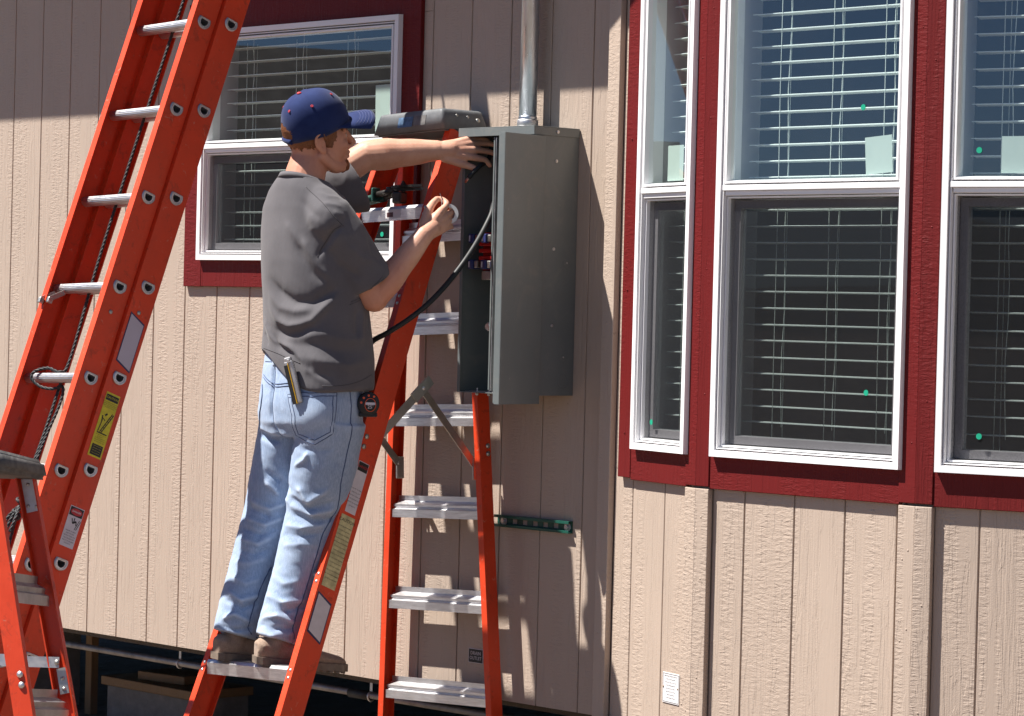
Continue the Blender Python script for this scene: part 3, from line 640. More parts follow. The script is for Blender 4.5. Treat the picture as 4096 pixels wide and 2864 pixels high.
def fv(w): return -0.195 - (1.95 - w) * 0.417          # front face of the front rails
def fh(w): return 0.178 + (1.95 - w) * 0.0352            # outer half width, front
def rh(w): return 0.176 + (1.95 - w) * 0.0600            # outer half width, rear
def rvv(w): return -0.094 - (1.95 - w) * 0.003
RX = -0.034                                             # the rear frame stands a little to the left
fdir = V(0, 0.417, 1).normalized(); fout = V(0, 1, -0.417).normalized()
for s in (1, -1):
    mb = MB(); w0 = GZ + (0.06 if s > 0 else 0.03)
    a, b = V(s * fh(w0), fv(w0), w0), V(s * fh(ZT), fv(ZT), ZT); channel(mb, a, b, (-s, 0, 0), fout, 0.028, 0.092)
    o = mb.build('front_rail', 'orange', LA)
    mb = MB(); mb.bbox((-0.02, -0.01, -0.012), (0.02, 0.08, 0.05), 0.004, Matrix.Translation(a + V(-s * 0.013, 0.01, 0))); mb.build('foot', 'black', LA)
    mb = MB(); w1 = GZ + 0.04
    a, b = V(RX + s * rh(w1), rvv(w1), w1), V(RX + s * rh(ZT), rvv(ZT), ZT); channel(mb, a, b, (-s, 0, 0), (0, 1, 0), 0.027, 0.052)
    o2 = mb.build('rear_rail', 'orange', LA)
    for w in (0.862, 0.835):
        mb = MB(); rivet(mb, (RX + s * rh(w), rvv(w) + 0.038, w), (s, 0, 0), 0.0095); mb.build('bolt', 'steel', o2)
    for w in (0.908, 0.875):
        mb = MB(); rivet(mb, V(s * fh(w), fv(w), w) + fout * 0.022, (s, 0, 0), 0.0095); mb.build('bolt', 'steel', o)
    for k in range(7):
        for dz in (0.012, 0.036):
            w = -0.19 + k * 0.3048 + dz; mb = MB(); rivet(mb, V(s * (fh(w) - 0.014), fv(w), w), (0, -1, 0.4), 0.0060); mb.build('rivet', 'alu', o)
# front steps: flat aluminium treads with a deep front lip
for k in range(7):
    w = -0.19 + k * 0.3048; h = fh(w) - 0.0295; y = fv(w + 0.02) + 0.004; mb = MB()
    prof = [(0, 0), (0.0, 0.036), (0.007, 0.046), (0.088, 0.046), (0.088, 0.022), (0.086, 0.022), (0.086, 0.0435), (0.008, 0.0435), (0.0025, 0.035), (0.0025, 0.0), (0.012, 0.0), (0.012, -0.002), (0, -0.002)]
    mb.prism(prof, V(-h, y, w), V(0, 1, 0), V(0, 0, 1), V(2 * h, 0, 0)); mb.build('step', 'alu', LA)
# rear rungs: angled aluminium sections
for z in (1.648, 1.326, 1.006, 0.685, 0.363, 0.045, -0.27):
    w = z; h = rh(w - 0.03) - 0.0285; mb = MB()
    prof = [(0.040, 0.0), (0.0375, 0.0), (0.0375, -0.018), (0.012, -0.030), (0.012, -0.038), (0.016, -0.042), (0.012, -0.046), (0.006, -0.048), (0.006, -0.076), (0.0085, -0.076), (0.0085, -0.049), (0.020, -0.044), (0.016, -0.038), (0.0148, -0.0315), (0.040, -0.0195)]
    mb.prism(prof, V(RX - h, rvv(w), w), V(0, 1, 0), V(0, 0, 1), V(2 * h, 0, 0)); mb.build('rear_rung', 'alu', LA)
# moulded cap
bm = bmesh.new(); b0 = [(-0.185, -0.238), (0.185, -0.238), (0.185, -0.022), (-0.185, -0.022)]; t0 = [(-0.163, -0.222), (0.163, -0.222), (0.163, -0.036), (-0.163, -0.036)]
vb = [bm.verts.new((x, y, 1.946)) for x, y in b0]; vt = [bm.verts.new((x, y, 2.018)) for x, y in t0]
bm.faces.new(vt); bm.faces.new(vb[::-1])
for i in range(4): bm.faces.new((vb[i], vb[(i + 1) % 4], vt[(i + 1) % 4], vt[i]))
bmesh.ops.bevel(bm, geom=[e for e in bm.edges if not (e.verts[0].co.z < 1.95 and e.verts[1].co.z < 1.95)], offset=0.016, segments=4, affect='EDGES', profile=0.6)
bmesh.ops.recalc_face_normals(bm, faces=bm.faces[:]); me = bpy.data.meshes.new('cap'); bm.to_mesh(me); bm.free()
for p_ in me.polygons: p_.use_smooth = True
capA = link('cap', me, 'cap', LA)
mb = MB(); mb.bbox((-0.172, -0.222, 1.940), (0.172, -0.036, 1.9458), 0.002); mb.build('cap_skirt', 'cap', LA)
for y, z in ((-0.160, 1.995), (-0.110, 1.992), (-0.066, 1.982)):
    mb = MB(); x = 0.163 + (2.018 - z) * 0.30; rivet(mb, (x - 0.001, y, z), (1, 0, 0.3), 0.006 if y < -0.08 else 0.009); mb.build('rivet', 'steel', capA)
mb = MB(); sl = V(0, -0.016, -0.072).normalized(); o_ = V(-0.055, -0.2268, 1.998)
mb.prism([(0, 0), (0.075, 0), (0.075, 0.036), (0, 0.036)], o_, V(1, 0, 0), sl, V(0, -0.0012, 0.0003)); mb.build('logo_plate', 'logo_blue', capA)
mb = MB(); o_ = V(0.03, -0.2268, 1.998); mb.prism([(0, 0), (0.058, 0), (0.058, 0.034), (0, 0.034)], o_, V(1, 0, 0), sl, V(0, -0.0011, 0.0003)); mb.build('logo_plate', 'cap_worn', capA)
# folding spreaders, half folded: joint pushed up
def bar(mb, a, b, w, t, nrm=V(1, 0, 0)):
    a, b = Vector(a), Vector(b); d = (b - a).normalized(); up = nrm.cross(d).normalized()
    mb.prism([(-w / 2, -t / 2), (w / 2, -t / 2), (w / 2, t / 2), (-w / 2, t / 2)], a, up, nrm, b - a)
for s in (1, -1):
    x = s * 0.205; f0 = V(x, -0.582, 0.868); j = V(x, -0.352, 1.060); r0 = V(x + RX * (1 if s > 0 else 1), -0.085, 0.800); tip = j + (j - f0).normalized() * 0.045
    mb = MB(); bar(mb, f0, tip, 0.030, 0.003); sp = mb.build('spreader_front', 'steel', LA)
    mb = MB(); bar(mb, j - (j - f0).normalized() * 0.055, tip, 0.036, 0.009); mb.build('spreader_joint', 'steel', sp)
    mb = MB(); bar(mb, r0, j, 0.026, 0.003, V(1, 0, 0)); spr = mb.build('spreader_rear', 'steel', LA)
    spr.location = (-s * 0.0065, 0, 0)
    mb = MB(); rivet(mb, j + V(0.0045, 0, 0), (1, 0, 0), 0.0075); mb.build('pivot', 'alu', sp)
    mb = MB(); rivet(mb, r0 + V(0.002, 0, 0), (1, 0, 0), 0.007); mb.build('pivot', 'steel', spr)
    mb = MB(); mb.bbox((x + RX - 0.004 - s * 0.004, -0.092, 0.745), (x + RX + 0.003 - s * 0.004, -0.058, 0.822), 0.002); mb.build('bracket', 'steel', LA)
# labels on the outer side of the right front rail
def rail_label(par, mat, wa, wb, m0, m1, chamfer=0.0, side=1, name='label', off=0.0006):
    """parallelogram on the rail web between heights wa..wb (lower, upper) and depth m0..m1"""
    def pt(w, d): return V(fh(w) + off, fv(w), w) + fout * d
    mb = MB(); ps = [pt(wa + chamfer, m0), pt(wa, m1), pt(wb - chamfer, m1), pt(wb, m0)]
    n = V(0.0006, 0, 0); mb.add(ps + [p + n for p in ps], [(0, 1, 2, 3), (4, 5, 6, 7), (0, 1, 5, 4), (1, 2, 6, 5), (2, 3, 7, 6), (3, 0, 4, 7)]); return mb.build(name, mat, par)
FR = [o for o in LA.children if o.name.startswith('front_rail')][0]
def rail_text(par, txt, size, w, d, mat, off=0.0016):
    c = V(fh(w) + off, fv(w), w) + fout * d; ex = fout; ey = fdir; ez = ex.cross(ey)
    m = Matrix(((ex.x, ey.x, ez.x, c.x), (ex.y, ey.y, ez.y, c.y), (ex.z, ey.z, ez.z, c.z), (0, 0, 0, 1)))
    vs, fs = text_mesh(txt, size, m); mb = MB(); mb.add(vs, fs); return link('lettering', mb.mesh('lettering'), mat, par)
l1 = rail_label(FR, 'label_white', 0.665, 0.830, 0.020, 0.066)
rail_label(l1, 'ink', 0.800, 0.828, 0.022, 0.064, name='heading', off=0.0013); rail_text(l1, 'DANGER', 0.0125, 0.814, 0.043, 'label_red', 0.0022)
for i, tx in enumerate(('FAILURE TO READ', 'AND FOLLOW', 'INSTRUCTIONS ON', 'THIS LADDER MAY', 'RESULT IN INJURIES', 'OR DEATH')): rail_text(l1, tx, 0.0058, 0.742 - i * 0.011, 0.043, 'ink')
l2 = rail_label(FR, 'label_cream', 0.425, 0.655, 0.012, 0.072)
rail_text(l2, 'CAUTION', 0.0155, 0.638, 0.042, 'ink')
for i in range(14): rail_text(l2, ('SET UP LADDER PROPERLY', 'TO REDUCE SLIP AND', 'OVERLOAD HAZARDS', 'FOLLOW INSTRUCTIONS')[i % 4], 0.0052, 0.618 - i * 0.0128, 0.042, 'ink')
l3 = rail_label(FR, 'label_blue', 0.255, 0.405, 0.008, 0.076, 0.022); rail_label(l3, 'label_white', 0.262, 0.398, 0.012, 0.072, 0.021, name='field', off=0.0014)
st5 = -0.19 + 6 * 0.3048
mb = MB(); yy = fv(st5 + 0.02) + 0.004; mb.bbox((-0.030, yy - 0.0008, st5 + 0.006), (0.048, yy - 0.0001, st5 + 0.036), 0.0002); lb = mb.build('step_label', 'notice', LA)
mb = MB(); mb.bbox((-0.022, yy - 0.0014, st5 + 0.010), (0.010, yy - 0.0007, st5 + 0.026), 0.0002); mb.build('print', 'worn_red', lb)

# ================================================================ extension ladder leaning on the eave
TH = R(20.85); RB = 0.035
LB = thing('extension_ladder', 'tall orange fibreglass extension ladder leaning on the eave at the left', 'extension ladder', (2.50, -0.895, 2.282)); LB.scale = (1.023, 1.023, 1.023)
LB.rotation_euler = (Matrix.Rotation(-RB, 4, 'Y') @ Matrix.Rotation(-TH, 4, 'X')).to_euler()
PB = 0.3138; WB_ = 0.378                       # rung pitch, clear width
S0 = -(2.282 - GZ) / math.cos(TH) / 1.023 + 0.05
def dsec(r, n=28):
    out = []
    for k in range(n):
        a = 2 * math.pi * k / n; x, y = math.cos(a), math.sin(a); y = min(y, 0.52); out.append((x * r, y * r + r * 0.12))
    return out
sec = [(0.0, 0.0, S0, 1.15), (0.0945, 0.036, S0 + 0.02, 1.45)]
right_rails = []
for si, (y0, ds, sa, sb) in enumerate(sec):
    hw = 0.0450; ins = 0.014 if si == 0 else 0.0          # the front section nests inside the rear one
    for s in (0, 1):
        x = -ins if s == 0 else -WB_ - 0.006 + ins; sd = -1 if s == 0 else 1
        mb = MB(); fw = 0.029 if si == 0 else 0.022
        if s == 0:
            for yy in (y0 - hw, y0 + hw - 0.0045): mb.box((x - fw, yy, sa), (x - 0.00005, yy + 0.0045, sb))
            bm = bmesh.new(); loops = [[(y0 - hw + 0.0003, sa), (y0 + hw - 0.0003, sa), (y0 + hw - 0.0003, sb), (y0 - hw + 0.0003, sb)]]
            for k in range(-9, 6):
                z = k * PB + ds
                if sa + 0.1 < z < sb - 0.1: loops.append([(y0 + a_, z + b_) for a_, b_ in dsec(0.0195, 20)])
            for lp in loops:
                vv = [bm.verts.new((x, a_, b_)) for a_, b_ in lp]
                for i in range(len(vv)): bm.edges.new((vv[i], vv[(i + 1) % len(vv)]))
            bmesh.ops.triangle_fill(bm, use_beauty=True, use_dissolve=False, edges=bm.edges[:]); bm.verts.index_update()
            pv = [v_.co.copy() for v_ in bm.verts]; pf = [tuple(v_.index for v_ in f_.verts) for f_ in bm.faces]; bm.free()
            mb.add(pv, pf); mb.add([p_ + V(-0.004, 0, 0) for p_ in pv], pf)
        else: channel(mb, V(x, y0 - hw, sa), V(x, y0 - hw, sb), (sd, 0, 0), (0, 1, 0), fw, 2 * hw, 0.0045)
        r_ = mb.build('front_section_rail' if si == 0 else 'rear_section_rail', 'orange', LB)
        if s == 0: right_rails.append(r_)
# D-section ribbed rungs with swaged ferrules
rungm = None; ferm = None; holem = None
for si, (y0, ds, sa, sb) in enumerate(sec):
    for k in range(-9, 6):
        z = k * -PB * -1.0 + ds - (0.0 if si == 0 else 0.0)
        z = k * PB + ds
        if z < sa + 0.1 or z > sb - 0.1: continue
        if rungm is None:
            mb = MB(); prof = []
            for i, (a, b) in enumerate(dsec(0.0185, 40)):
                q = 1.0 if (i % 2 == 0 or b > 0.010) else 0.955; prof.append((a * q, b * q))
            inn = dsec(0.0148, 40); n = len(prof)
            def loop(x, pf): return [V(x, p_[0], p_[1]) for p_ in pf]
            vs = loop(-WB_, prof) + loop(0.0035, prof) + loop(0.0035, inn) + loop(-0.34, inn); fs = []
            for j in range(3):
                for i in range(n): fs.append((j * n + i, j * n + (i + 1) % n, (j + 1) * n + (i + 1) % n, (j + 1) * n + i))
            fs.append(tuple(range(3 * n, 4 * n))); mb.add(vs, fs); rungm = mb.build('rung', 'alu', LB); o = rungm
            fm = MB(); ring_o = dsec(0.0235, 36); ring_i = dsec(0.0165, 36)
            for x, xs in ((0.0012, 1),):
                pr = []
                for (rr, dx) in ((0.0262, 0.0), (0.0252, 0.0035), (0.0218, 0.005), (0.0178, 0.003)): pr.append([V(x + (dx if xs > 0 else dx), p_[0], p_[1]) for p_ in dsec(rr, 36)])
                vs = [p_ for l_ in pr for p_ in l_]; fs = [(j * 36 + i, j * 36 + (i + 1) % 36, (j + 1) * 36 + (i + 1) % 36, (j + 1) * 36 + i) for j in range(3) for i in range(36)]
                fm.add(vs, fs, True)
            ferm = fm.build('ferrule', 'alu_dull', rungm); f_ = ferm
        else:
            o = rungm.copy(); COL.objects.link(o); o.parent = LB; f_ = ferm.copy(); COL.objects.link(f_); f_.parent = o
        o.location = (-0.014 if si == 0 else 0.0, y0, z)
        if si == 0: o.scale = ((WB_ - 0.028) / WB_, 1, 1)
        else: o.scale = (1, 1, 1)
# rung locks near the left rail
for xx in (-0.350, -0.300):
    mb = MB(); z = -3 * PB; bar(mb, V(xx, -0.012, z - 0.018), V(xx - 0.004, -0.055, z - 0.058), 0.016, 0.004); mb.bbox((xx - 0.008, -0.064, z - 0.072), (xx + 0.006, -0.046, z - 0.052), 0.003); mb.build('rung_lock', 'steel', LB)
for y0 in (0.0, 0.0945):
    mb = MB(); rivet(mb, (-0.014 if y0 < 0.01 else 0.0, y0 - 0.003, -3 * PB - 0.088 + y0 * 0.36), (1, 0, 0), 0.0075); mb.build('rivet', 'steel', LB)
RR = right_rails[1]
ZM = [0.0, 0.0, 1.0]
def zf(z): return ZM[1] + (z - ZM[0]) * ZM[2]
def bl(par, mat, za, zb, y0, y1, ch=0.0, off=0.0006, name='label'):
    za, zb, ch = zf(za), zf(zb), ch * ZM[2]; mb = MB(); ps = [V(off, y0, za + ch), V(off, y1, za), V(off, y1, zb - ch), V(off, y0, zb)]; n = V(0.0006, 0, 0)
    mb.add(ps + [p + n for p in ps], [(0, 1, 2, 3), (4, 5, 6, 7), (0, 1, 5, 4), (1, 2, 6, 5), (2, 3, 7, 6), (3, 0, 4, 7)]); return mb.build(name, mat, par)
def bt(par, txt, size, y, z, mat, off=0.0016, sx=1.0):
    size *= ZM[2]; z = zf(z); m = Matrix.Translation((off, y, z)) @ Matrix(((0, 0, 1, 0), (1, 0, 0, 0), (0, 1, 0, 0), (0, 0, 0, 1))) @ Matrix.Diagonal((sx, 1, 1, 1))
    vs, fs = text_mesh(txt, size, m); mb = MB(); mb.add(vs, fs); return link('lettering', mb.mesh('lettering'), mat, par)
q = bl(RR, 'label_blue', -1.192, -1.002, 0.062, 0.126, 0.022); bl(q, 'label_lilac', -1.186, -1.008, 0.065, 0.123, 0.021, 0.0014, 'field')
ZM[:] = [-1.300, -1.275, 0.811]
q = bl(RR, 'label_yellow', -1.565, -1.300, 0.066, 0.121)
bl(q, 'ink', -1.332, -1.308, 0.069, 0.118, 0, 0.0013, 'heading'); bt(q, 'CAUTION', 0.0125, 0.0935, -1.320, 'label_yellow', 0.0022)
for i in range(4): bt(q, ('SET UP LADDER PROPERLY TO REDUCE', 'SLIP AND OVERLOAD HAZARDS.', 'FOLLOW THESE INSTRUCTIONS', 'PLACE AT 75 DEGREES')[i], 0.0046, 0.0935, -1.340 - i * 0.0065, 'ink', 0.0016)
mb = MB()                                         # pictogram: leaning ladder, person, ground line
for a, b, wd in (((0.084, -1.462), (0.112, -1.378), 0.0016), ((0.090, -1.464), (0.118, -1.380), 0.0016), ((0.074, -1.466), (0.114, -1.466), 0.0018), ((0.076, -1.462), (0.080, -1.420), 0.0016), ((0.080, -1.420), (0.077, -1.396), 0.0022), ((0.078, -1.404), (0.092, -1.414), 0.0014), ((0.086, -1.394), (0.093, -1.384), 0.0030)):
    a = (a[0], zf(a[1])); b = (b[0], zf(b[1])); d = V(0, b[0] - a[0], b[1] - a[1]).normalized(); p = V(0.0014, a[0], a[1]); e_ = V(1, 0, 0).cross(d)
    mb.prism([(-wd, 0), (wd, 0), (wd, 0.0004), (-wd, 0.0004)], p, e_, V(1, 0, 0), V(0, b[0] - a[0], b[1] - a[1]))
for i in range(6): mb.prism([(-0.0008, 0), (0.0008, 0), (0.0008, 0.0004), (-0.0008, 0.0004)], V(0.0014, 0.0860 + i * 0.0047, zf(-1.456 + i * 0.0141)), V(0, 0, 1), V(1, 0, 0), V(0, 0.0062, 0))
mb.build('pictogram', 'ink', q)
for i in range(5): bt(q, ('ALWAYS KEEP 3 POINTS', 'OF CONTACT', 'DO NOT OVERREACH', 'STAND ON RUNGS ONLY', 'SECURE TOP AND BASE')[i], 0.0046, 0.0935, -1.474 - i * 0.0072, 'ink')
bl(q, 'ink', -1.558, -1.514, 0.072, 0.115, 0, 0.0013, 'heading')
for i in range(4): bt(q, 'KEEP CLEAR OF WIRES', 0.0040, 0.0935, -1.521 - i * 0.0095, 'label_yellow', 0.0022)
ZM[:] = [-1.775, -1.660, 0.82]
q = bl(RR, 'label_white', -1.935, -1.775, 0.066, 0.121)
bl(q, 'ink', -1.812, -1.778, 0.068, 0.119, 0, 0.0013, 'heading')
mb = MB(); mb.add([V(0.0023, 0.0935 + 0.0225 * math.cos(2 * math.pi * i / 24), zf(-1.795) + 0.0108 * math.sin(2 * math.pi * i / 24)) for i in range(24)], [tuple(range(24))]); mb.build('oval', 'label_red', q)
bt(q, 'DANGER', 0.0105, 0.0935, -1.795, 'notice', 0.0030)
mb = MB()
for a, b, wd in (((0.104, -1.862), (0.114, -1.822), 0.0010), ((0.110, -1.862), (0.119, -1.824), 0.0010), ((0.090, -1.840), (0.103, -1.830), 0.0030), ((0.090, -1.840), (0.084, -1.822), 0.0016), ((0.094, -1.836), (0.094, -1.818), 0.0016), ((0.103, -1.830), (0.106, -1.846), 0.0016)):
    a = (a[0], zf(a[1])); b = (b[0], zf(b[1])); p = V(0.0014, a[0], a[1]); d = V(0, b[0] - a[0], b[1] - a[1]); e_ = V(1, 0, 0).cross(d.normalized())
    mb.prism([(-wd, 0), (wd, 0), (wd, 0.0004), (-wd, 0.0004)], p, e_, V(1, 0, 0), d)
mb.build('pictogram', 'ink', q)
for i, tx in enumerate(('FAILURE TO READ', 'AND FOLLOW', 'INSTRUCTIONS ON', 'THIS LADDER MAY', 'RESULT IN INJURIES', 'OR DEATH')): bt(q, tx, 0.0062, 0.0935, -1.872 - i * 0.0098, 'ink')

# rope of the extension ladder: three twisted strands
def twisted(name, mat, pts, r, pitch=0.05, parent=None, n=6):
    P_ = smooth_path(pts, 6); L = [0.0]
    for a, b in zip(P_[:-1], P_[1:]): L.append(L[-1] + (b - a).length)
    N = max(12, int(L[-1] / (pitch / 7))); out = []; j = 0
    for i in range(N + 1):
        s = L[-1] * i / N
        while j < len(L) - 2 and L[j + 1] < s: j += 1
        t = (s - L[j]) / max(1e-6, L[j + 1] - L[j]); out.append((P_[j].lerp(P_[j + 1], t), s))
    mb = MB(); nx = None; fr = []
    for i, (p, s) in enumerate(out):
        a = out[max(0, i - 1)][0]; b = out[min(N, i + 1)][0]; t = (b - a).normalized()
        nx = t.orthogonal().normalized() if nx is None else (nx - t * nx.dot(t)).normalized(); fr.append((p, s, nx, t.cross(nx)))
    for k in range(3):
        mb.tube([p + (x * math.cos(s / pitch * 6.283 + k * 2.094) + y * math.sin(s / pitch * 6.283 + k * 2.094)) * r * 0.52 for p, s, x, y in fr], r * 0.54, n)
    return mb.build(name, mat, parent)
LBM = LB.matrix_basis.copy()
rope = thing('rope', 'black twisted rope running down the extension ladder and knotted at its foot', 'rope', (2.42, -1.4, 0.9)); RI = Matrix.Translation(-V(2.42, -1.4, 0.9)) @ (Matrix.Translation((2.50, -0.895, 2.282)) @ LB.rotation_euler.to_matrix().to_4x4() @ Matrix.Diagonal((1.023, 1.023, 1.023, 1)))
def rp(*pts): return [RI @ V(*p) for p in pts]
zz = -4 * PB
twisted('line', 'rope', rp((-0.205, 0.031, 1.1), (-0.208, 0.031, 0.5), (-0.220, 0.031, 0.1), (-0.228, 0.031, -0.3), (-0.230, 0.032, -0.8), (-0.208, 0.030, zz + 0.08), (-0.212, 0.012, zz + 0.026), (-0.250, -0.012, zz + 0.030), (-0.292, -0.030, zz + 0.012), (-0.298, -0.031, zz - 0.012), (-0.270, -0.010, zz - 0.032), (-0.225, 0.010, zz - 0.034), (-0.195, 0.028, zz - 0.02), (-0.185, 0.030, zz - 0.08), (-0.182, 0.015, zz - 0.20), (-0.176, 0.0, zz - 0.37)), 0.0056, parent=rope)
twisted('line', 'rope', rp((-0.215, 0.028, zz + 0.028), (-0.218, 0.030, zz - 0.04), (-0.205, 0.02, zz - 0.20), (-0.186, 0.0, zz - 0.36)), 0.0056, parent=rope)
zk = zz - 0.405; kx_ = -0.180
twisted('knot', 'rope', rp(*[(kx_ + 0.017 * math.cos(t * 1.9), -0.002 + 0.013 * math.sin(t * 1.9), zk + 0.045 - t * 0.011) for t in range(13)]), 0.0062, parent=rope)
for dx in (-0.028, -0.006, 0.016):
    twisted('strand', 'rope', rp((kx_ + 0.002, 0.0, zk - 0.03), (kx_ + 0.002 + dx, -0.012, zk - 0.075), (kx_ - 0.002 + dx * 1.2, -0.016, zk - 0.125)), 0.0060, parent=rope)
twisted('line', 'rope', rp((kx_ - 0.002, 0.0, zk - 0.05), (kx_ - 0.010, 0.016, zk - 0.25), (kx_ - 0.012, 0.02, zk - 0.55), (kx_ - 0.02, 0.02, zk - 0.90)), 0.0056, parent=rope)

# ================================================================ small stepladder at the lower left
ee = V(-0.585, 0.80, -0.13).normalized(); nn = V(0.81, 0.587, 0); nn = (nn - ee * nn.dot(ee)).normalized(); uu = nn.cross(ee)
OC = V(3.779, -2.50, 0.925) - nn * 0.105
LC = thing('small_stepladder', 'small scuffed orange stepladder cut off by the lower left corner', 'stepladder', OC)
LC.rotation_euler = Matrix(((nn.x, ee.x, uu.x), (nn.y, ee.y, uu.y), (nn.z, ee.z, uu.z))).to_euler()
HC = 1.36
def cx(z): return 0.070 - z * 0.245          # outer face of the rear pair, z negative downward
def cx2(z): return -0.095 + z * 0.30
def cy(z, s): return (-0.006 + z * 0.030) if s < 0 else (0.320 - z * 0.035)
for s in (-1, 1):
    a, b = V(cx(-HC), cy(-HC, s), -HC), V(cx(-0.05), cy(-0.05, s), -0.05)
    mb = MB(); channel(mb, a, b, (0, -s, 0), (-1, 0, 0), 0.026, 0.054, 0.004); rr = mb.build('rear_rail', 'orange', LC)
    if s < 0:
        for z in (-0.598, -0.626):
            mb = MB(); rivet(mb, V(cx(z) - 0.018, cy(z, s) - 0.001, z), (0, -1, 0), 0.0095); mb.build('bolt', 'alu', rr)
    else:
        mb = MB(); z = -0.12; bar(mb, V(cx(-0.055) - 0.024, cy(-0.055, s) - 0.006, -0.052), V(cx(-0.15) - 0.024, cy(-0.15, s) - 0.007, -0.145), 0.040, 0.003, V(0, 1, 0)); pl_ = mb.build('gusset', 'alu_dull', rr)
        for dx, dz in ((-0.026, -0.07), (-0.012, -0.13), (-0.036, -0.13)):
            mb = MB(); rivet(mb, V(cx(dz) + dx, cy(dz, s) - 0.0085, dz), (0, -1, 0), 0.005); mb.build('rivet', 'steel', pl_)
        z = -0.60; mb = MB(); bar(mb, V(cx(-0.575) - 0.022, cy(z, s) - 0.012, -0.575), V(cx(-0.645) - 0.022, cy(z, s) - 0.013, -0.645), 0.026, 0.004, V(0, 1, 0)); br = mb.build('bracket', 'steel', rr)
        for dz in (-0.603, -0.632):
            mb = MB(); rivet(mb, V(cx(dz) - 0.022, cy(z, s) - 0.0145, dz), (0, -1, 0), 0.006); mb.build('rivet', 'steel', br)
    a, b = V(cx2(-HC), cy(-HC, s), -HC), V(cx2(-0.05), cy(-0.05, s), -0.05)
    mb = MB(); channel(mb, a, b, (0, -s, 0), (1, 0, 0), 0.026, 0.060, 0.004); mb.build('front_rail', 'orange', LC)
    yb = cy(-0.56, s) + (-s) * 0.024
    mb = MB(); bar(mb, V(cx(-0.56) - 0.020, yb, -0.560), V(cx2(-0.56) + 0.03, yb, -0.568), 0.030, 0.003, V(0, 1, 0)); spc = mb.build('spreader', 'alu_dull', LC)
    mb = MB(); rivet(mb, V(cx(-0.56) - 0.026, yb - 0.002, -0.560), (0, -1, 0), 0.008); mb.build('pivot', 'steel', spc)
for z in (-0.325, -0.635, -0.945, -1.25):
    ya, yb = cy(z, -1) + 0.0262, cy(z, 1) - 0.0262; mb = MB(); x0 = cx(z - 0.03)
    prof = [(-0.046, 0.0), (-0.043, 0.0), (-0.043, -0.022), (-0.018, -0.034), (-0.020, -0.048), (-0.006, -0.054), (-0.004, -0.082), (-0.0065, -0.082), (-0.009, -0.056), (-0.023, -0.050), (-0.021, -0.036), (-0.046, -0.0235)]
    prof = [(x - 0.002, y) for x, y in prof]
    mb.prism(prof, V(x0, ya, z), V(1, 0, 0), V(0, 0, 1), V(0, yb - ya, 0)); mb.build('rung', 'alu_dull', LC)
    w = cx2(z) ; mb = MB(); mb.bbox((w + 0.003, ya, z - 0.04), (w + 0.062, yb, z), 0.004); mb.build('step', 'alu_dull', LC)
bm = bmesh.new(); bmesh.ops.create_cube(bm, size=1)
for v in bm.verts: v.co = V(v.co.x * (0.20 if v.co.z > 0 else 0.225), 0.157 + v.co.y * (0.35 if v.co.z > 0 else 0.37), -0.0275 + v.co.z * 0.055)
bmesh.ops.bevel(bm, geom=bm.edges[:], offset=0.012, segments=3, affect='EDGES'); me = bpy.data.meshes.new('cap'); bm.to_mesh(me); bm.free()
for p_ in me.polygons: p_.use_smooth = True
link('cap', me, 'cap_worn', LC)

